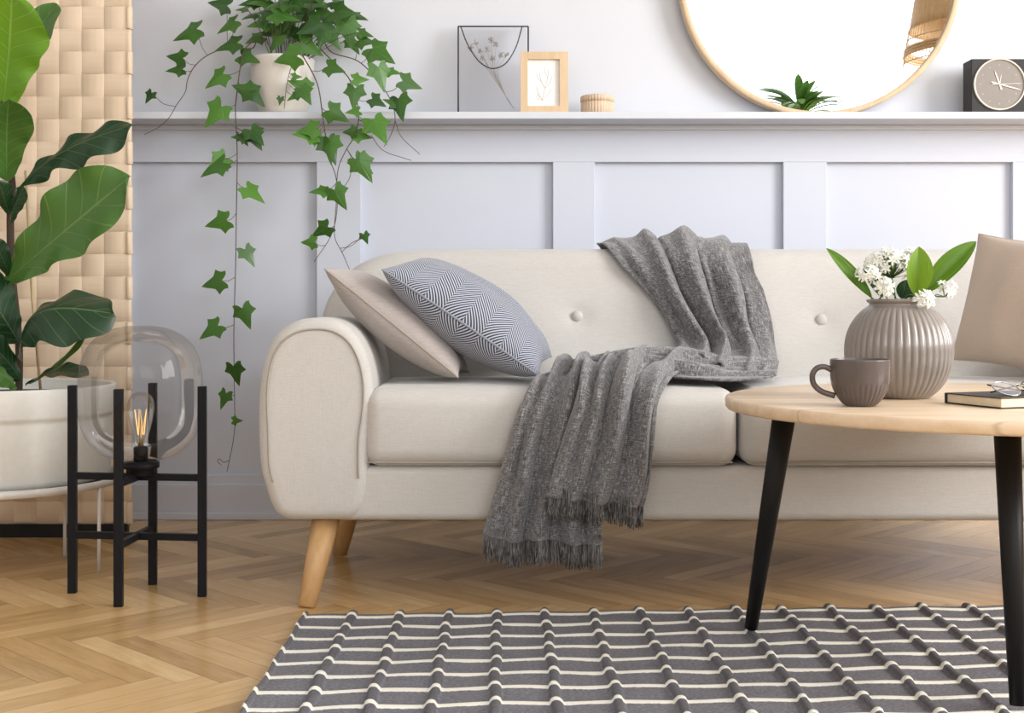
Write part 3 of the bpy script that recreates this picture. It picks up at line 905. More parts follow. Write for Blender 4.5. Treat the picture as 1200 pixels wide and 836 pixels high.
# book
B0 = Vector((0.766, 1.998, TZ+0.0006)); ub = Vector((0.931, 0.365, 0)); wb = Vector((-0.365, 0.931, 0))
bkp = thing('book', B0, 'closed black notebook under the eyeglasses on the table', 'book')
def obox(mb, o, a, b, c, al, bl2, cl2):
    vs = [o, o+a*al, o+a*al+b*bl2, o+b*bl2]; vs += [p+c*cl2 for p in vs]
    mb.add(vs, [(0,3,2,1),(4,5,6,7),(0,1,5,4),(1,2,6,5),(2,3,7,6),(3,0,4,7)])
Z = Vector((0, 0, 1)); hb = 0.017
q = MB(); obox(q, B0, ub, wb, Z, 0.19, 0.128, 0.0018); obox(q, B0+Z*(hb-0.0018), ub, wb, Z, 0.19, 0.128, 0.0018)
obox(q, B0+wb*0.124, ub, wb, Z, 0.19, 0.004, hb); q.build('cover', M['bookcover'], bkp, smooth=False, mods=BEV(0.0006))
q = MB(); obox(q, B0+ub*0.003+wb*0.002+Z*0.0018, ub, wb, Z, 0.184, 0.122, hb-0.0036); q.build('pages', M['pages'], bkp, smooth=False)

# glasses, resting on the book
zg = TZ+hb
eg = thing('eyeglasses', (0.84, 2.06, zg), 'thin-rimmed round eyeglasses resting on the black notebook', 'eyeglasses')
gx = Vector((0.93, 0.36, 0)).normalized(); gy = Vector((-0.36, 0.93, 0)).normalized()
tilt = math.radians(28)
gu = (gy*cos(tilt)+Z*sin(tilt)).normalized()
g0 = Vector((0.829, 2.045, zg+0.0015))
def gp(x, y): return g0+gx*x+gu*(y+0.021)
for cxg in (-0.029, 0.031):
    ring = [gp(cxg+0.0235*cos(2*pi*k/48), 0.0205*sin(2*pi*k/48)) for k in range(48)]
    rm_ = MB(); rm_.tube(ring, 0.0011, 8, closed=True); rim = rm_.build('rim', M['silver'] if cxg < 0 else M['wire'], eg)
    ln_ = MB(); nl = gx.cross(gu).normalized()
    ln_.add([gp(cxg, 0)+nl*0.001]+[p for p in ring], [(0, k+1, (k+1) % 48+1) for k in range(48)]); ln_.build('lens', M['lens'], rim)
br = MB(); br.tube(catmull([gp(-0.0065, 0.006), gp(0.001, 0.011), gp(0.0085, 0.006)], 6), 0.0012, 8); br.build('bridge', M['silver'], eg)
for sg, ex, zz in ((-1, -0.053, 0.009), (1, 0.055, 0.013)):
    s0 = gp(ex, 0.010); e0 = g0+gy*0.052+Z*0.002
    tpn = [gp(ex*0.985, 0.009), s0, s0+gy*0.006+gx*(-sg*0.002)+Z*0.001, g0+gx*(ex*0.3)+gy*(0.034+0.006*sg)+Z*zz, g0+gx*(-ex*0.75)+gy*(0.036+0.004*sg)+Z*0.003]
    tm = MB(); tm.tube(catmull(tpn, 6), 0.0012, 8); tm.build('temple', M['wire'], eg)

# ------------------------------------------------------------------ leaf builder
def leafgrid(base, tip, width, nrm, bow=0.1, fold=0.15, prof='fiddle', wave=0.0, nu=22, nv=12, sway=0.0, ph=0.0, droop=0):
    base = Vector(base); tip = Vector(tip); ax = tip-base; L = ax.length; d = ax/L
    n = Vector(nrm); n = (n-d*n.dot(d)).normalized(); s = d.cross(n).normalized()
    def wprof(u):
        if prof == 'fiddle':   # narrow base, broad rounded end
            a = sin(pi*min(1, u**1.25*1.0)) if False else 0
            return max(0.03, (0.30+0.70*min(1, u/0.62)**1.1 if u < 0.62 else sqrt(max(0, 1-((u-0.62)/0.38)**2.4)))*min(1, (u/0.08)**0.6))
        if prof == 'ovate':
            return max(0.02, sin(pi*u**0.8)**0.8)
        return max(0.02, sin(pi*u)**0.7)
    def fn(u, v):
        vv = v*2-1; w_ = width/2*wprof(u)
        p = base+d*(L*u)+n*(bow*L*(sin(pi*u)))+s*(sway*L*sin(pi*u))
        p = p+s*(vv*w_)+n*(abs(vv)**1.3*w_*fold*2)
        p = p+n*(wave*L*0.06*sin(u*21+ph+vv*1.5)*abs(vv)**2)+s*(wave*L*0.012*sin(u*30+ph)*vv)
        p += n*(-droop*L*u*u)
        # quilted surface between veins
        p += n*(0.010*L*wave*abs(sin((u*8-abs(vv)**0.8*1.5)*pi)))
        return p
    mb = MB(); mb.grid(fn, nu, nv, lambda u, v: (u, v*2-1)); return mb

# ------------------------------------------------------------------ fiddle leaf fig
PC = Vector((-1.232, 3.15, 0)); TRAYZ = 0.207
fig = thing('potted_fig', (PC.x, PC.y, TRAYZ), 'fiddle leaf fig with large glossy leaves in a white pot', 'plant')
rp = 0.273
pp = [(0, 0.0), (rp*0.86, 0.0), (rp*0.93, 0.006), (rp*0.955, 0.02), (rp*0.965, 0.15), (rp*0.965, 0.158), (rp*0.985, 0.162), (rp*0.99, 0.17), (rp, 0.228), (rp*0.998, 0.232), (rp*0.96, 0.232), (rp*0.95, 0.228), (rp*0.94, 0.20), (0, 0.20)]
pm = MB(); pm.lathe(pp, (PC.x, PC.y, TRAYZ+0.001), 96); pm.build('pot', M['pot'], fig)
so = MB(); so.lathe([(0, 0.212), (rp*0.5, 0.210), (rp*0.94, 0.205)][::-1], (PC.x, PC.y, TRAYZ), 48); so.build('soil', M['soil'], fig)
D0 = 3.10
tk = MB(); tk.tube(catmull([P(22, 470, 3.12), P(22, 400, 3.12), P(14, 320, 3.12), P(12, 255, 3.12), P(14, 215, 3.12), P(4, 150, 3.12), P(2, 90, 3.12)], 8), 0.009, 10); tk.build('trunk', M['trunk'], fig)
tk = MB(); tk.tube([P(48, 462, 3.14), P(38, 350, 3.14), P(30, 200, 3.15)], 0.0035, 8); tk.build('stake', M['stake'], fig)
C_ = Vector((0, -1, 0))
figl = [ # base, tip, D base, D tip, width px, normal, mat, kw
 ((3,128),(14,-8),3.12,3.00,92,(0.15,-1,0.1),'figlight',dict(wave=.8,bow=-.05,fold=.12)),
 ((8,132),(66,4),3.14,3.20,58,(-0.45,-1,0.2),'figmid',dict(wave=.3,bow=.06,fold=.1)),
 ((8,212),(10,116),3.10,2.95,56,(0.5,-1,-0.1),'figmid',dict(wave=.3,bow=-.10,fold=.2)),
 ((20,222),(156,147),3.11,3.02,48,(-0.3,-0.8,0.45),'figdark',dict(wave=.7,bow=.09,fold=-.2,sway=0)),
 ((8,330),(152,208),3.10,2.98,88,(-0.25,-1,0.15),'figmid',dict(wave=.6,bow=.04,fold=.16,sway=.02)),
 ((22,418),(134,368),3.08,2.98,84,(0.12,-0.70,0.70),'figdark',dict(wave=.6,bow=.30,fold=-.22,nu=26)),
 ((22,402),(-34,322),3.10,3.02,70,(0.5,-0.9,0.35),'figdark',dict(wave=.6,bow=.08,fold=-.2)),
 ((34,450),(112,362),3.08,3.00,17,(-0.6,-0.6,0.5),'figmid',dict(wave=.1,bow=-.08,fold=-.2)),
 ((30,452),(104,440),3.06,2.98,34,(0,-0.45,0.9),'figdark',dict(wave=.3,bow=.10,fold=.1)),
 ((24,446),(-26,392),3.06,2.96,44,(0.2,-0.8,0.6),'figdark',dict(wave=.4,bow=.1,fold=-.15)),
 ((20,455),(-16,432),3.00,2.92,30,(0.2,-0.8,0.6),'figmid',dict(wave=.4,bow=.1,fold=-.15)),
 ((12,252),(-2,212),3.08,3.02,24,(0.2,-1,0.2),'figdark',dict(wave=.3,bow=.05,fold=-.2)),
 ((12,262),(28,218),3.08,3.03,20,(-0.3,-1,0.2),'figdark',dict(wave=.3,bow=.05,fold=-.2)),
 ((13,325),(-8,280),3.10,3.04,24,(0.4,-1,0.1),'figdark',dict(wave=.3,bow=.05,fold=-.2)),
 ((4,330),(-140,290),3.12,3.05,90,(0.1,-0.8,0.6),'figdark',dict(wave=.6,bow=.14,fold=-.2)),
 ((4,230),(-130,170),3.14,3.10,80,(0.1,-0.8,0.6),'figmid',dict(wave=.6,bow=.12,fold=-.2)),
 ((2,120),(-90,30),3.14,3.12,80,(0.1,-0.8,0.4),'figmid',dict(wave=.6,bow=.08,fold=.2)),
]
for b_, t_, d0, d1, wpx, nn_, mt, kw in figl:
    base = P(b_[0], b_[1], d0); tip = P(t_[0], t_[1], d1)
    lm = leafgrid(base, tip, wpx*d0/F, nn_, ph=R.random()*6, **kw)
    lf = lm.build('leaf', M[mt], fig, mods=[('SUBSURF', dict(levels=1, render_levels=1))])

# plant stand
ps = thing('plant_stand', PC, 'white round metal plant stand with thin legs under the fig pot', 'stand')
rt = 0.287
tr = MB(); tr.lathe([(0, TRAYZ-0.004), (rt-0.004, TRAYZ-0.004), (rt-0.003, TRAYZ+0.010), (rt, TRAYZ+0.010), (rt, TRAYZ-0.008), (0, TRAYZ-0.008)][::-1], PC, 96); tr.build('tray', M['wmetal'], ps)
for x_, y_ in ((76, 652), (130, 672)):
    f0 = foot(x_, y_); top = Vector((f0.x, f0.y, TRAYZ-0.006))
    dd = Vector((f0.x-PC.x, f0.y-PC.y)); 
    k = min(1, (rt-0.004)/dd.length); f1 = Vector((PC.x+dd.x*k, PC.y+dd.y*k, 0))
    lm = MB(); lm.tube([Vector((f1.x, f1.y, TRAYZ-0.006)), f1], 0.0045, 10); lm.build('leg', M['wmetal'], ps)
for an in (200, 262):
    a = math.radians(an); f1 = Vector((PC.x+rt*0.98*cos(a), PC.y+rt*0.98*sin(a), 0))
    lm = MB(); lm.tube([Vector((f1.x, f1.y, TRAYZ-0.006)), f1], 0.0045, 10); lm.build('leg', M['wmetal'], ps)

# ------------------------------------------------------------------ woven screen
SY = 3.53; SXR = (150-CX)*SY/F; c_ = 0.0615
scn = thing('woven_screen', (SXR-0.5, SY, 0), 'beige basket-woven wooden screen standing behind the potted fig', 'screen')
nC = 18; zlo = 0.035; nR = 33
wv_ = MB(); A = 0.0013
def cl_(x): return max(-1, min(1, x*3.5))
sub = 8
for j in range(nC):
    x1 = SXR-0.004-j*c_; x0 = x1-c_*0.985
    vs = []; uvs = []; fs = []
    for k in range(nR*sub+1):
        z = zlo+k*c_/sub; y = SY-A*cl_(sin(pi*(k/sub)+pi*j))
        for x, uu in ((x0, 0), (x0+0.001, .02), ((x0+x1)/2, .5), (x1-0.001, .98), (x1, 1)):
            vs.append((x, y+(0.0012 if uu in (0, 1) else 0), z)); uvs.append((uu*0.25+j*3.7, z*3))
    for k in range(nR*sub):
        for q_ in range(4): a = k*5+q_; fs.append((a, a+1, a+6, a+5))
    wv_.add(vs, fs, uvs)
for i in range(nR):
    z0 = zlo+i*c_; z1 = z0+c_*0.985
    vs = []; uvs = []; fs = []
    nn2 = nC*sub
    pts = []
    for k in range(nn2+1):
        x = SXR-0.004-k*c_/sub; pts.append((x, SY+A*cl_(sin(pi*(k/sub)+pi*i))))
    # wrap round the edge rod
    wr = [(SXR+0.010*sin(t)+0.0, SY+0.008-0.014*cos(t)) for t in (pi, pi*0.8, pi*0.6, pi*0.4, pi*0.2, 0)]
    if i % 2: wr = [(SXR+0.008*sin(t), SY+0.006-0.007*cos(t)) for t in (pi, pi*0.8, pi*0.6, pi*0.4, pi*0.2, 0)]
    pts = wr+pts
    for k, (x, y) in enumerate(pts):
        for z, uu in ((z0, 0), (z0+0.001, .02), ((z0+z1)/2, .5), (z1-0.001, .98), (z1, 1)):
            vs.append((x, y+(0.0012 if uu in (0, 1) else 0), z)); uvs.append((uu*0.25+i*2.3+40, x*3))
    for k in range(len(pts)-1):
        for q_ in range(4): a = k*5+q_; fs.append((a, a+1, a+6, a+5))
    wv_.add(vs, fs, uvs)
wv_.build('woven_panel', M['strap'], scn, mods=[('SOLIDIFY', dict(thickness=0.0012, offset=0))])
fm = MB(); xa = SXR-nC*c_
fm.box((xa, SY-0.010, 0.0), (SXR, SY+0.012, 0.036)); fm.build('rail', M['blackwood'], scn, smooth=False)
fm = MB(); fm.box((xa, SY-0.010, zlo+nR*c_), (SXR, SY+0.012, zlo+nR*c_+0.03)); fm.build('rail', M['blackwood'], scn, smooth=False)
for xe in (SXR-0.001, xa):
    fm = MB(); fm.tube([(xe, SY+0.006, 0.03), (xe, SY+0.006, zlo+nR*c_+0.02)], 0.006, 10); fm.build('edge_rod', M['rattan'], scn)

# ------------------------------------------------------------------ glass lamp
LF = {'front': foot(139, 711), 'right': foot(237, 699), 'back': foot(179, 685), 'left': foot(85, 695)}
LC = sum(LF.values(), Vector((0,0,0)))/4
lamp = thing('floor_lamp', LC, 'floor lamp with a clear glass globe in a four-legged black metal frame', 'lamp')
hw = 0.0092; ang0 = math.atan2((LF['right']-LF['front']).y, (LF['right']-LF['front']).x)
def post(mb, p, z0, z1, w_=hw):
    vs = []
    for z in (z0, z1):
        for k in range(4):
            a = pi/4+k*pi/2+0.1
            vs.append((p.x+w_*sqrt(2)*cos(a), p.y+w_*sqrt(2)*sin(a), z))
    mb.add(vs, [(3,2,1,0),(4,5,6,7),(0,1,5,4),(1,2,6,5),(2,3,7,6),(3,0,4,7)])
for k_, p in LF.items():
    mb = MB(); post(mb, p, 0, 0.457); mb.build('leg', M['black'], lamp, smooth=False, mods=BEV(0.0012))
def bar(z, h=0.0075, w_=0.007, nm='crossbar'):
    for a, b in (('front', 'back'), ('left', 'right')):
        p, q_ = LF[a], LF[b]; d = (q_-p).normalized(); s = Vector((-d.y, d.x, 0))
        mb = MB(); vs = []
        for e in (p, q_):
            for (i_, j_) in ((-1,-1),(1,-1),(1,1),(-1,1)): vs.append(Vector((e.x, e.y, z))+s*w_*i_+Vector((0,0,h*j_)))
        mb.add(vs, [(0,1,2,3),(7,6,5,4),(0,4,5,1),(1,5,6,2),(2,6,7,3),(3,7,4,0)])
        mb.build(nm, M['black'], lamp, smooth=False, mods=BEV(0.001))
bar(0.258); bar(0.128)
GZ = 0.292
GX = Vector((P(165, 500, LC.y).x, LC.y, 0))
hub = MB(); hub.lathe([(0, 0.262), (0.030, 0.262), (0.031, 0.264), (0.031, 0.276), (0.040, 0.278), (0.040, 0.290), (0.014, 0.2915), (0.0155, 0.293), (0.0155, 0.322), (0.013, 0.324), (0, 0.324)], GX, 40)
hub.build('socket', M['black'], lamp)
gr = 71*LC.y/F; gh = 159*LC.y/F
gp_ = []
for k in range(0, 49):
    t = pi*k/48   # from bottom to top
    zz = -cos(t); rr_ = (1-abs(zz)**2.9)**(1/2.5)
    gp_.append((max(gr*rr_, 0.0), GZ+gh/2+gh/2*zz))
gp_ = [p for p in gp_ if not (p[0] < 0.038 and p[1] < GZ+0.05)]
gp_ = [(0.038, GZ+0.0005)]+gp_
gm = MB(); gm.lathe(gp_, GX, 96); gm.build('globe', M['glass'], lamp)
bp_ = [(0.0125, 0.325), (0.0135, 0.333), (0.016, 0.345), (0.021, 0.365), (0.0265, 0.39), (0.029, 0.41), (0.027, 0.425), (0.020, 0.437), (0.010, 0.4425), (0.0, 0.444)]
bp_ = [(p.x, p.y) for p in catmull([Vector((a, b, 0)) for a, b in bp_], 4)]
bm_ = MB(); bm_.lathe(bp_, GX, 40); bulb = bm_.build('bulb', M['glass'], lamp)
f_ = MB(); 
pts = []
for k in range(9):
    a = k/8*2*pi*0.9; r_ = 0.009+0.001*(k % 2)
    z_ = 0.405 if k % 2 else 0.350
    pts.append(GX+Vector((r_*cos(a)*(1.3 if k % 2 else .8), r_*sin(a)*(1.3 if k % 2 else .8), z_)))
f_.tube(pts, 0.0007, 5); f_.build('filament', M['fil'], bulb)
f_ = MB(); f_.tube([GX+Vector((0,0,0.325)), GX+Vector((0,0,0.345)), GX+Vector((0,0,0.40))], [0.006, 0.003, 0.001], 8); f_.build('glass_stem', M['bulbbase'], bulb)

# ------------------------------------------------------------------ ivy
IP = P(331, 131, 3.765); IP.z = ZL
ivy = thing('potted_ivy', IP, 'trailing ivy in a cream pot on the wall ledge', 'plant')
ipr = [(0, 0.0), (0.058, 0.0), (0.066, 0.004), (0.073, 0.02), (0.080, 0.055), (0.087, 0.10), (0.0925, 0.155), (0.093, 0.163), (0.091, 0.165), (0.088, 0.162), (0.086, 0.14), (0, 0.14)]
ipr = [(r*0.80 if False else r, z) for r, z in ipr]
sc_ = 0.94
pm = MB(); pm.lathe([(r*1.0, z*1.0) for r, z in ipr], IP, 64, lambda r, z, an, i: r*(1+0.008*sin(an*3+z*40))); pm.build('pot', M['cream'], ivy)
so = MB(); so.lathe([(0, 0.15), (0.082, 0.147)][::-1], IP, 32); so.build('soil', M['soil'], ivy)
z4 = lambda x, y: (150+x*0.3, y*0.3)
z5 = lambda x, y: (180+x*0.5025, 140+y*0.5025)
LS = 3.64   # depth of hanging vines (in front of the ledge)
half = [(0, .10), (.12, -.04), (.24, -.11), (.37, -.10), (.36, .05), (.42, .17), (.53, .30), (.39, .36), (.27, .42), (.20, .56), (.11, .78), (0, 1.0)]
def ivyleaf(mb, c, d, n, size, tint):
    d = Vector(d).normalized(); n = Vector(n); n = (n-d*n.dot(d)).normalized(); s = d.cross(n)
    hs = half
    out = [(x, y) for x, y in hs]+[(-x, y) for x, y in hs[::-1][1:-1]]
    jit = random.Random(int(tint*1e6))
    curl = jit.uniform(0.15, 0.5); tipc = jit.uniform(0.1, 0.45)
    def pos(x, y): return c+(s*x*0.92+d*(y-0.35))*size+n*size*(-curl*0.55*abs(x)**1.2-tipc*0.5*max(0, y-0.3)**2)
    vs = []; uvs = []
    cen = (0, 0.12)
    mid = (0, 0.35)
    ring1 = [(mid[0]+(x-mid[0])*0.55, mid[1]+(y-mid[1])*0.55) for x, y in out]
    for x, y in [mid]+ring1+out: vs.append(pos(x, y)); uvs.append((x, y-0.08))
    m_ = len(out); fs = []
    for k in range(m_):
        k2 = (k+1) % m_
        fs.append((0, 1+k, 1+k2)); fs.append((1+k, 1+m_+k, 1+m_+k2, 1+k2))
    mb.add(vs, fs, uvs)
    mb.col += [tint]*len(fs)
def vine(pts, depths, leaves, rad=0.0016, extra=()):
    m_ = len(pts)
    P3 = []
    for i, (x, y) in enumerate(pts):
        t = i/(m_-1); k = t*(len(depths)-1); a = min(int(k), len(depths)-2) if len(depths) > 1 else 0
        D = depths[a]+(depths[a+1]-depths[a])*(k-a) if len(depths) > 1 else depths[0]
        P3.append(P(x, y, D))
    cv = catmull(P3, 8)
    sm_ = MB(); sm_.tube(cv, [rad*(1.15-0.6*k/len(cv)) for k in range(len(cv))], 6)
    lf = MB(); lf.col = []
    for (x, y, size, ang) in leaves:
        # nearest point of the stem in view
        best = min(cv, key=lambda p: (p.x*F/p.y+CX-x)**2+(CY-(p.z-H)*F/p.y-y+size*0.3)**2)
        D = best.y - R.uniform(0.0, 0.035); D = min(D, LS if y > 122 else 3.78)
        c = P(x, y, D); a = math.radians(ang)
        d = Vector((cos(a), R.uniform(-0.35, 0.35), -sin(a)))
        n = Vector((R.uniform(-0.55, 0.55), -1, R.uniform(-0.1, 0.75)))
        sz = size*D/F*R.uniform(0.92, 1.06)
        ivyleaf(lf, c, d, n, sz, R.random())
        bs_ = c-d.normalized()*sz*0.25
        mid_ = (bs_+best)/2+Vector((0, -0.004, -0.3*(bs_-best).length*0.5))
        sm_.tube(catmull([best, mid_, bs_], 5), rad*0.55, 5)
    for ex in extra:
        sm_.tube(catmull([P(x, y, D) for x, y, D in ex], 6), rad*0.6, 5)
    v_ = sm_.build('vine', M['vine'], ivy)
    lf.build('foliage', M['ivy'], v_, smooth=True)
def Z4(l): return [z4(x, y)+(s*0.3, a) for x, y, s, a in l]
def Z5(l): return [z5(x, y)+(s*0.5025, a) for x, y, s, a in l]
vine([(300,50),(294,57),(267,56),(243,65),(228,78),(220,93),(217,108),(207,123),(198,138),(186,149),(169,158)], [3.76,3.72,3.70,3.66,3.64],
     Z4([(240,125,125,160),(195,225,85,190),(192,272,75,175),(85,375,60,120),(395,95,95,150),(365,18,90,190),(400,175,110,165)]))
vine([(304,46),(292,52),(284,66),(277,114),(276,135),(278,180),(277,250),(276,316),(274,391),(275,482),(274,512),(266,553)], [3.74,3.66,3.64,3.64],
     Z4([(465,225,90,20),(350,305,110,145),(455,350,90,200),(488,368,110,45),(345,440,115,130),(450,540,60,60),(495,525,105,50),(355,635,100,140)]) +
     Z5([(145,110,70,150),(205,40,40,180),(235,42,60,60),(230,170,60,40),(155,240,60,165),(220,315,52,60),(145,380,62,165),(212,455,62,70),(137,490,58,145),(190,590,58,80),(165,650,50,110),(192,703,28,0)]),
     extra=[[(268,540,3.64),(262,542,3.64),(257,538,3.64),(255,541,3.64),(259,545,3.64)]])
vine([(345,52),(357,69),(372,99),(378,135),(382,162),(386,185),(394,210),(395,245),(388,276),(368,307)], [3.72,3.65,3.64,3.64],
     Z4([(700,180,110,30),(665,215,90,80),(800,265,90,20),(810,445,100,30),(710,505,90,170),(745,540,80,20),(790,575,115,70)]) +
     Z5([(360,35,65,180),(412,65,62,90),(390,167,48,175),(430,178,60,60),(395,258,55,150),(365,287,42,180)]))
vine([(370,50),(378,60),(399,81),(411,96),(420,129),(417,156),(405,177),(396,200),(394,240),(392,276),(401,296),(410,317)], [3.72,3.65,3.64,3.64],
     Z4([(885,370,95,95),(900,310,70,0),(885,435,60,170),(970,395,75,30),(870,515,60,180),(910,530,75,10),(975,495,125,60),(910,640,95,40)]) +
     Z5([(488,110,68,60),(520,20,60,60),(493,275,32,70)]), extra=[[(400,296,3.64),(412,285,3.64),(424,280,3.64)], [(395,230,3.64),(408,212,3.64),(412,200,3.64)]])
vine([(380,50),(390,62),(420,72),(444,96),(459,120),(463,141),(458,158),(450,172)], [3.72,3.66,3.64],
     Z4([(980,205,130,35),(920,160,80,10),(985,290,110,75),(1030,280,70,10),(1095,325,90,20),(1060,410,110,80),(1030,400,60,200)]),
     extra=[[(463,141,3.64),(470,160,3.64),(492,181,3.64)], [(435,159,3.64),(450,177,3.64),(482,188,3.64)]])
vine([(350,48),(348,66),(341,80),(336,100),(333,128)], [3.66,3.66,3.66],
     Z4([(630,225,115,170),(680,335,90,200),(690,365,85,60),(650,375,60,150),(595,390,36,100),(655,300,40,0)]), rad=0.0012)
# crown foliage
cr_ = MB(); cr_.col = []; cs_ = MB()
crown = [(520,90,95,170),(600,60,120,0),(620,115,110,60),(560,40,110,190),(650,20,110,20),(700,60,110,60),(760,50,110,10),(830,45,115,0),(890,62,90,10),(720,105,110,160),(740,12,110,0),(860,120,120,80),(920,130,70,10),(500,150,80,150),(560,120,100,170),(640,80,100,120),(780,100,100,30),(800,150,90,60),(820,15,90,20),(530,5,110,190),(600,10,120,180),(690,-10,120,0),(450,35,60,200),(480,60,70,160),(580,160,90,120),(760,145,90,100),(670,130,100,80),(880,175,80,60),(540,70,80,100),(800,75,90,160),(840,85,80,110),(480,10,80,180),(770,-20,110,0),(620,-30,110,0),(540,-25,110,180),(690,-50,110,0)]
top0 = IP+Vector((0, 0, 0.15))
for (x, y, s, a) in crown:
    px, py = z4(x, y); D = R.uniform(3.64, 3.80)
    c = P(px, py, D); an = math.radians(a)
    d = Vector((cos(an), R.uniform(-0.5, 0.2), -sin(an)*0.6-0.2)); n = Vector((R.uniform(-0.5, 0.5), -0.8, R.uniform(0.1, 1.0)))
    ivyleaf(cr_, c, d, n, s*0.3*D/F*0.98, R.random()*0.6)
    bs_ = c-d.normalized()*s*0.3*D/F*0.3
    o0 = top0+Vector(((bs_.x-top0.x)*0.3, (bs_.y-top0.y)*0.3, 0))
    cs_.tube(catmull([o0, (o0+bs_)/2+Vector((0, 0, 0.015)), bs_], 5), 0.0011, 5)
vv_ = cs_.build('stems', M['vine'], ivy); cr_.build('foliage', M['ivy'], vv_)

# ------------------------------------------------------------------ ledge objects
def onL(px, D): return Vector(((px-CX)*D/F, D, ZL))
# wire glass frame leaning
a = onL(537, 3.72); b = onL(619, 3.72)
zt2 = H+(CY-31)*3.80/F
wf = thing('wire_frame', (a+b)/2, 'thin black wire frame holding a pressed dried flower behind glass', 'picture frame')
T0 = Vector((a.x*3.80/3.72, 3.80, zt2)); T1 = Vector((b.x*3.80/3.72, 3.80, zt2))
r_ = 0.0023
mb = MB(); mb.tube([a+Vector((0,0,r_)), T0], r_, 4); mb.tube([b+Vector((0,0,r_)), T1], r_, 4); mb.tube([T0, T1], r_, 4); mb.tube([a+Vector((0,0,r_)), b+Vector((0,0,r_))], r_*0.8, 4)
mb.build('frame', M['wire'], wf)
up_ = (T0-a); rt_ = (b-a)
def fp(s, t, off=0.0): return a+rt_*s+up_*t+Vector((0, -off, 0))
mb = MB(); mb.add([fp(0.01,0.01), fp(.99,.01), fp(.99,.99), fp(.01,.99)], [(0,1,2,3)]); mb.build('pane', M['pane'], wf)
ch = MB()
pts = catmull([fp(s, t, 0.003) for s, t in ((.04,.99),(.13,.80),(.27,.62),(.42,.525),(.55,.515),(.70,.58),(.84,.76),(.93,.99))], 8)
ch.tube(pts, 0.0017, 6)
for p in pts[::2]:
    q_ = MB(); ch.lathe([(0, -0.0026), (0.0026, 0), (0, 0.0026)], p, 6)
ch.build('beaded_chain', M['wire'], wf)
df = MB(); rr = random.Random(3)
root = fp(.80, .05, 0.002)
for (s, t) in ((.18,.74),(.25,.80),(.33,.70),(.42,.72),(.48,.83),(.55,.78),(.62,.66),(.70,.66),(.36,.62),(.50,.62)):
    e = fp(s, t, 0.002); mid_ = fp(.52+(s-.5)*.25, .48, 0.002)
    df.tube(catmull([root, fp(.68,.2,.002), mid_, e], 6), 0.0006, 4)
    for k in range(16):
        an = rr.uniform(0, 2*pi); L = rr.uniform(0.004, 0.011); p2 = e+Vector((cos(an)*L, -0.001*rr.random(), sin(an)*L+0.003))
        df.tube([e, p2], [0.0006, 0.0012], 4)
df.build('dried_flower', M['dried'], wf)
# wooden photo frame
c0 = onL(638, 3.694); s_ = 3.70/F
wp = thing('photo_frame', c0, 'small pale wooden frame with a faint botanical sketch', 'picture frame')
hw_ = 28*s_; hh_ = 71.5*s_; bw = 8.6*s_; lean = 0.05
def lp(x, z, y=0): return Vector((c0.x+x, c0.y+y+z*lean, ZL+z+0.0005))
def lbox(mb, x0, x1, z0, z1, y0, y1):
    vs = [lp(x0,z0,y0),lp(x1,z0,y0),lp(x1,z0,y1),lp(x0,z0,y1),lp(x0,z1,y0),lp(x1,z1,y0),lp(x1,z1,y1),lp(x0,z1,y1)]
    mb.add(vs, [(0,3,2,1),(4,5,6,7),(0,1,5,4),(1,2,6,5),(2,3,7,6),(3,0,4,7)])
mb = MB(); 
lbox(mb, -hw_, -hw_+bw, 0, hh_, 0, 0.018); lbox(mb, hw_-bw-0.004, hw_, 0, hh_, 0, 0.018)
lbox(mb, -hw_+bw, hw_-bw-0.004, 0, bw*0.85, 0, 0.018); lbox(mb, -hw_+bw, hw_-bw-0.004, hh_-bw*1.05, hh_, 0, 0.018)
mb.build('frame', M['oak'], wp, smooth=False, mods=BEV(0.0008))
mb = MB(); lbox(mb, -hw_+bw*0.8, hw_-bw, bw*0.7, hh_-bw*0.9, 0.010, 0.014); mb.build('print', M['paper'], wp, smooth=False)
sk = MB(); yy = 0.0092
for l_ in ([(-.004,.035),(.004,.07),(.012,.10),(.014,.125)],[(.004,.07),(-.006,.09),(-.012,.115)],[(.012,.10),(.004,.118),(.002,.13)],[(-.004,.035),(-.014,.055),(-.02,.075)],[(-.004,.035),(.012,.05),(.022,.07)],[(.004,.07),(.018,.085),(.024,.105)],[(-.014,.055),(-.020,.045),(-.014,.038),(-.01,.05)],[(-.006,.09),(-.016,.10),(-.02,.115)]):
    sk.tube(catmull([lp(x-0.002, z, yy) for x, z in l_], 5), 0.0004, 4)
sk.build('sketch', M['print'], wp)
# ribbed wooden trinket box
t0 = onL(700, 3.74); s_ = 3.74/F
tbx = thing('trinket_box', t0, 'small round ribbed wooden box with a lid, beside the wooden frame', 'box')
rB = 19.5*s_
rib = lambda r, z, an, i: r*(1-0.035*(0.5+0.5*cos(an*34))) if r > rB*0.9 else r
mb = MB(); mb.lathe([(0,0),(rB*.96,0),(rB,0.001),(rB,0.034),(rB*.95,0.035),(rB*.9,0.035),(0,0.035)], t0, 204, rib); mb.build('body', M['box'], tbx)
mb = MB(); mb.lathe([(0,0.0352),(rB*.95,0.0352),(rB*1.02,0.036),(rB*1.02,0.049),(rB*.98,0.0525),(rB*.88,0.0535),(0,0.054)], t0, 204, rib); mb.build('lid', M['box'], tbx)

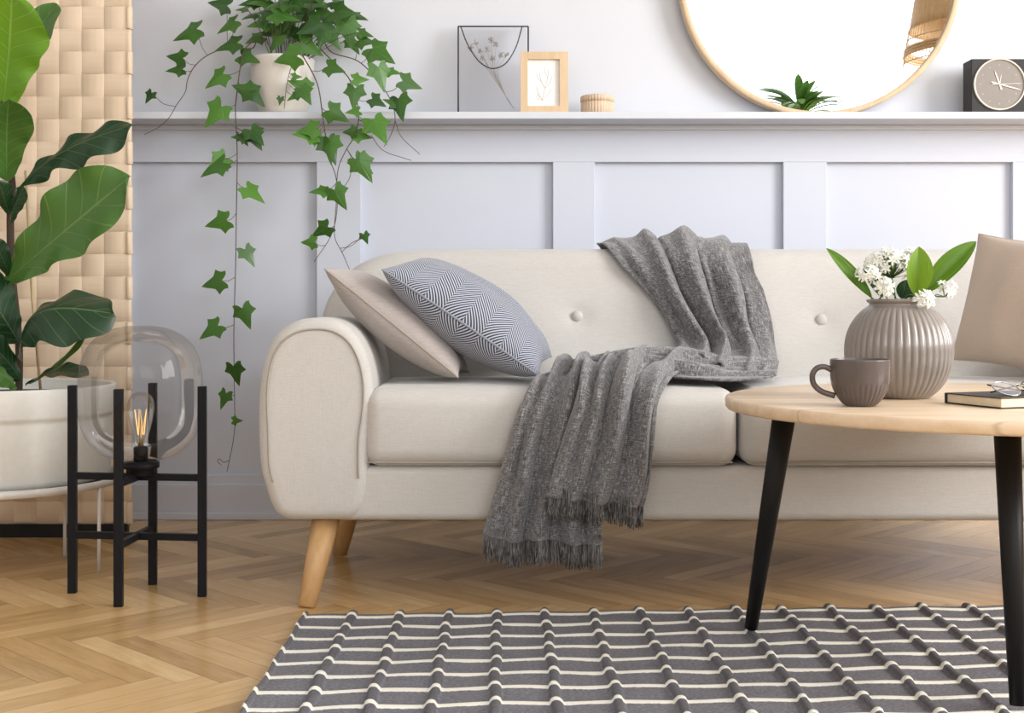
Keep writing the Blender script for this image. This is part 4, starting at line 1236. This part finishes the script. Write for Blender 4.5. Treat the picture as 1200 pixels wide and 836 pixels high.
# clock
s_ = 3.72/F; k0 = onL(1138.5, 3.72); k1 = onL(1206, 3.72)
hC = 64*s_; wC = hC*1.08
ck = thing('table_clock', (k0.x+wC/2, 3.74, ZL), 'square black table clock with a taupe dial on the ledge', 'clock')
mb = MB(); mb.box((k0.x, 3.72, ZL), (k0.x+wC, 3.79, ZL+hC)); mb.build('case', M['clock'], ck, smooth=False, mods=BEV(0.002, 3))
fc = P(1171, 99, 3.72); rC = 30.5*s_
def disc(mb, prof, c):
    t = MB(); t.lathe(prof, (0,0,0), 64); mb.add([Vector((c.x+p.x, c.y-p.z, c.z+p.y)) for p in t.v], [f for f in t.f])
mb = MB(); disc(mb, [(rC, -0.004), (rC, 0.005), (rC*.985, 0.0065), (rC*.955, 0.0065), (rC*.94, 0.005), (rC*.94, -0.004)], fc); bez = mb.build('bezel', M['brass'], ck)
mb = MB(); disc(mb, [(rC*.95, 0.0015), (0, 0.0015)], fc); dial = mb.build('dial', M['dial'], ck)
def hand(nm, ang, L, w_, back_, z):
    a = math.radians(ang); d = Vector((sin(a), 0, cos(a))); s = Vector((cos(a), 0, -sin(a)))
    c = fc+Vector((0, -z, 0)); mb = MB()
    vs = [c-d*back_-s*w_*1.3, c-d*back_+s*w_*1.3, c+d*L*.75+s*w_, c+d*L, c+d*L*.75-s*w_]
    vs2 = [p+Vector((0, -0.0006, 0)) for p in vs]
    mb.add(vs+vs2, [(0,1,2,3,4),(9,8,7,6,5)]+[(i, 5+i, 5+(i+1) % 5, (i+1) % 5) for i in range(5)]); mb.build(nm, M['brass'], dial, smooth=False)
hand('hour_hand', -20, rC*.56, 0.0016, rC*.22, 0.003); hand('minute_hand', 105, rC*.88, 0.0014, rC*.33, 0.004); hand('second_hand', 88, rC*.9, 0.0005, rC*.3, 0.005); hand('alarm_hand', 10, rC*.40, 0.0007, 0, 0.0025)
for k in range(12):
    mb = MB(); a = k*pi/6; c = fc+Vector((sin(a)*rC*.74, -0.0018, cos(a)*rC*.74)); 
    vs = [c+Vector((x*0.0022, 0, z*0.0022)) for x, z in ((-1,-1.2),(1,-1.2),(1,1.2),(-1,1.2))]
    mb.add(vs, [(0,1,2,3)])
    mb.build('hour_mark', M['seam'], dial, smooth=False)

# mirror
DM = 3.80; mc = P(960, 131-165.5, DM); rM = 165*DM/F
mc.z = ZL+rM+0.001
mir = thing('round_mirror', (mc.x, DM, ZL), 'large round mirror in a thin pale wood frame, leaning on the wall above the ledge', 'mirror')
mb = MB()
def disc2(mb, prof, c, n=160):
    t = MB(); t.lathe(prof, (0,0,0), n); mb.add([Vector((c.x+p.x, c.y-p.z, c.z+p.y)) for p in t.v], t.f)
cM = Vector((mc.x, DM, mc.z))
disc2(mb, [(rM, -0.025), (rM, 0.010), (rM-0.001, 0.012), (rM-0.015, 0.012), (rM-0.016, 0.010), (rM-0.016, -0.006), (rM-0.016, -0.025)], cM)
mb.build('frame', M['oak'], mir)
mb = MB(); disc2(mb, [(rM-0.0155, 0.0), (0, 0.0)], cM); mb.build('glass', M['mirror'], mir, smooth=False)
mb = MB(); disc2(mb, [(rM-0.010, -0.012), (0, -0.012)], cM); mb.build('backing', M['oak'], mir, smooth=False)

# ------------------------------------------------------------------ flowers in the vase
mouth = Vector((vb.x, vb.y, TZ+hV))
def ff(px, py, dz=0.0): return P(px, py, vb.y+dz)
gl = [((1022,350),(968,291),20,(0.3,-1,0.6),'narrow green garlic leaf leaning out left from the vase','g'),
      ((1074,348),(1077,289),30,(-0.1,-1,0.1),'broad upright green garlic leaf at the centre right of the vase','g'),
      ((1081,346),(1144,283),27,(-0.35,-1,0.35),'green garlic leaf pointing up right out of the vase','g'),
      ((1056,350),(1062,328),26,(0.2,-1,0.3),'short dark garlic leaf low over the vase mouth','g'),
      ((1034,349),(1011,316),20,(0.3,-1,0.3),'folded dark leaf tucked below the left flowers','g')]
for k, (b_, t_, wpx, nn_, lab, g_) in enumerate(gl):
    dz = [0.0, -0.032, 0.02, -0.018, 0.018][k]
    base = ff(b_[0], b_[1], dz*0.8); tip = ff(t_[0], t_[1], dz)
    lm = leafgrid(base, tip, wpx*sv, nn_, bow=0.05 if k != 0 else -0.03, fold=0.3, prof='lance', nu=18, nv=8)
    th_ = math.atan2(base.y-mouth.y, base.x-mouth.x); st0 = mouth+Vector((0.030*cos(th_), 0.030*sin(th_), -0.09)); rim_ = mouth+Vector((0.036*cos(th_), 0.036*sin(th_), -0.012))
    lm.col = [0.9 if k in (1,) else (0.25 if k in (0, 2) else 0.0)]*len(lm.f)
    o = lm.build('garlic_leaf', M['garlic'] if k < 3 else M['figdark'], origin=base, mods=[('SUBSURF', dict(levels=1, render_levels=1))])
    tag(o, lab, 'leaf', 'green leaves in the ribbed vase')
    stm = MB(); stm.tube(catmull([st0, rim_, base+(tip-base)*0.05], 5), 0.0015, 6); stm.build('stalk', M['stem'], o)
fr2 = random.Random(12)
def flower(mb, c, face, r, np_=6):
    face = Vector(face).normalized(); u = face.orthogonal().normalized(); w_ = face.cross(u); a0 = fr2.random()*6
    for k in range(np_):
        a = a0+2*pi*k/np_; d = u*cos(a)+w_*sin(a); s = face.cross(d)
        L = r*fr2.uniform(.85, 1.1); ww = r*0.17
        vs = [c, c+d*L*.35+s*ww+face*L*.10, c+d*L*.75+s*ww*.8+face*L*.13, c+d*L+face*L*.02, c+d*L*.75-s*ww*.8+face*L*.13, c+d*L*.35-s*ww+face*L*.10, c+d*L*.5+face*L*.06]
        mb.add(vs, [(0,1,6,5),(1,2,6),(2,3,4,6),(4,5,6)])
heads = [((1045,310),27,62,'dense round white garlic flower head at the middle of the bouquet'),
         ((1019,322),13,16,'white flower head left of the middle, over the long narrow leaf'),
         ((1070,301),12,20,'white flower head touching the broad upright leaf'),
         ((1037,337),11,7,'open white star flower hanging over the vase rim at left'),
         ((1084,352),12,7,'open white star flower drooping over the right of the vase rim'),
         ((1107,340),13,10,'loose white flower head at the far right of the bouquet')]
for k, ((px, py), rpx, nf, lab) in enumerate(heads):
    dz = [0.012, -0.012, 0.0, -0.045, -0.062, -0.02][k]
    c = ff(px, py, dz); rr_ = rpx*sv
    e = thing('garlic_flower', c, lab, 'flower', 'white flowers in the ribbed vase')
    th_ = [1.57, 3.0, 0.5, 4.2, 5.0, 5.9][k]; st0 = mouth+Vector((0.016*cos(th_), 0.016*sin(th_), -0.09)); rim_ = mouth+Vector((0.019*cos(th_), 0.019*sin(th_), 0.002))
    cc_ = c-Vector((0, 0, rr_*0.6))
    if cc_.z < mouth.z+0.004: cc_ = c+Vector((0, 0.004, 0.004))
    stm = MB(); stm.tube(catmull([st0, rim_, cc_], 6), 0.0014, 6)
    fm_ = MB()
    for q_ in range(nf):
        if nf > 8:
            d = Vector((fr2.gauss(0, 1), fr2.gauss(-0.25, 1), fr2.gauss(0.35, 0.8))).normalized()
            p = c+Vector((d.x*rr_*1.15, d.y*rr_*0.9, d.z*rr_*0.72))*fr2.uniform(0.65, 1)
            flower(fm_, p, d+Vector((0, -0.4, 0.1)), 0.0115)
        else:
            d = Vector((fr2.gauss(0, .8), -1, fr2.gauss(0, .5))).normalized()
            p = c+Vector((d.x, 0.3*d.y, d.z))*rr_*0.55
            flower(fm_, p, d+Vector((0, -0.4, 0.0)), 0.016)
        stm.tube([cc_, p], 0.0006, 4)
    stm.build('stem', M['stem'], e); fm_.build('petals', M['petal'], e, smooth=False)

# ------------------------------------------------------------------ things seen only in the mirror
PX, PY = 2.42, 1.0
pend = thing('pendant_lamp', (PX, PY, 1.87), 'rattan pendant shade reflected at the right edge of the round mirror', 'lamp')
def pr_(z): return 0.375-(z-1.86)*0.16
mb = MB(); mb.lathe([(pr_(z), z) for z in (2.045, 2.10, 2.2, 2.3, 2.38)]+[(0.22, 2.45), (0.06, 2.48)], (PX, PY, 0), 64, lambda r, z, an, i: r*(1+0.006*sin(an*60))); mb.build('woven_shade', M['rattan'], pend, mods=[('SOLIDIFY', dict(thickness=0.004))])
mb = MB()
for z in (1.87, 1.915, 1.93, 1.945, 1.99, 2.045):
    mb.tube([Vector((PX+pr_(z)*cos(2*pi*k/64), PY+pr_(z)*sin(2*pi*k/64), z)) for k in range(64)], 0.009 if 1.91 < z < 1.95 else 0.003, 6, closed=True)
for k in range(90):
    a = 2*pi*k/90; mb.tube([(PX+pr_(1.87)*cos(a), PY+pr_(1.87)*sin(a), 1.87), (PX+pr_(2.05)*cos(a+.03), PY+pr_(2.05)*sin(a+.03), 2.05)], 0.0016, 4)
mb.build('open_cane_band', M['rattan'], pend)
mb = MB(); mb.tube([(PX, PY, 2.2), (PX, PY, ZT)], 0.003, 6); mb.lathe([(0,2.10),(0.03,2.12),(0.04,2.16),(0.02,2.22),(0,2.23)], (PX, PY, 0), 20); mb.build('cord', M['wmetal'], pend)

TP = Vector((1.98, -1.0, 0))
tpl = thing('potted_palm', TP, 'leafy green plant reflected at the bottom of the round mirror', 'plant')
mb = MB(); mb.lathe([(0,0),(0.14,0),(0.19,0.35),(0.18,0.35),(0.17,0.31),(0,0.31)], TP, 40); mb.build('pot', M['pot'], tpl)
mb = MB(); mb.tube([TP+Vector((0,0,.3)), TP+Vector((.02,0,1.1)), TP+Vector((-.02,0,1.93))], 0.014, 8); mb.build('trunk', M['trunk'], tpl)
for k in range(46):
    a = k*2.4; el = -0.1+0.9*((k*7) % 46)/46; L = R.uniform(0.28, 0.42)
    b0 = TP+Vector((-.02, 0, 1.86+0.08*R.random())); d = Vector((cos(a)*cos(el), sin(a)*cos(el), sin(el)*0.75))
    lm = leafgrid(b0, b0+d*L, 0.06, Vector((-d.x*.3, -d.y*.3, 1)), bow=0.16, fold=-.1, prof='lance', nu=10, nv=4)
    lm.build('leaf', M['figmid'], tpl)

# ------------------------------------------------------------------ camera
cam = bpy.data.cameras.new('Camera'); co = bpy.data.objects.new('Camera', cam); COL.objects.link(co)
co.location = (0, 0, H); co.rotation_euler = (pi/2, 0, 0)
cam.sensor_width = 36; cam.lens = F/1200*36; cam.shift_x = (600-CX)/1200; cam.shift_y = (CY-418)/1200
cam.clip_start = 0.05
SC.camera = co
vs_ = SC.view_settings; vs_.view_transform = 'Standard'; vs_.look = 'None'; vs_.exposure = 0.09; vs_.gamma = 1.0; vs_.use_curve_mapping = False
SC.cycles.max_bounces = 8; SC.cycles.diffuse_bounces = 5; SC.cycles.transparent_max_bounces = 16
SC.cycles.sample_clamp_indirect = 6.0; SC.cycles.caustics_reflective = False; SC.cycles.caustics_refractive = False
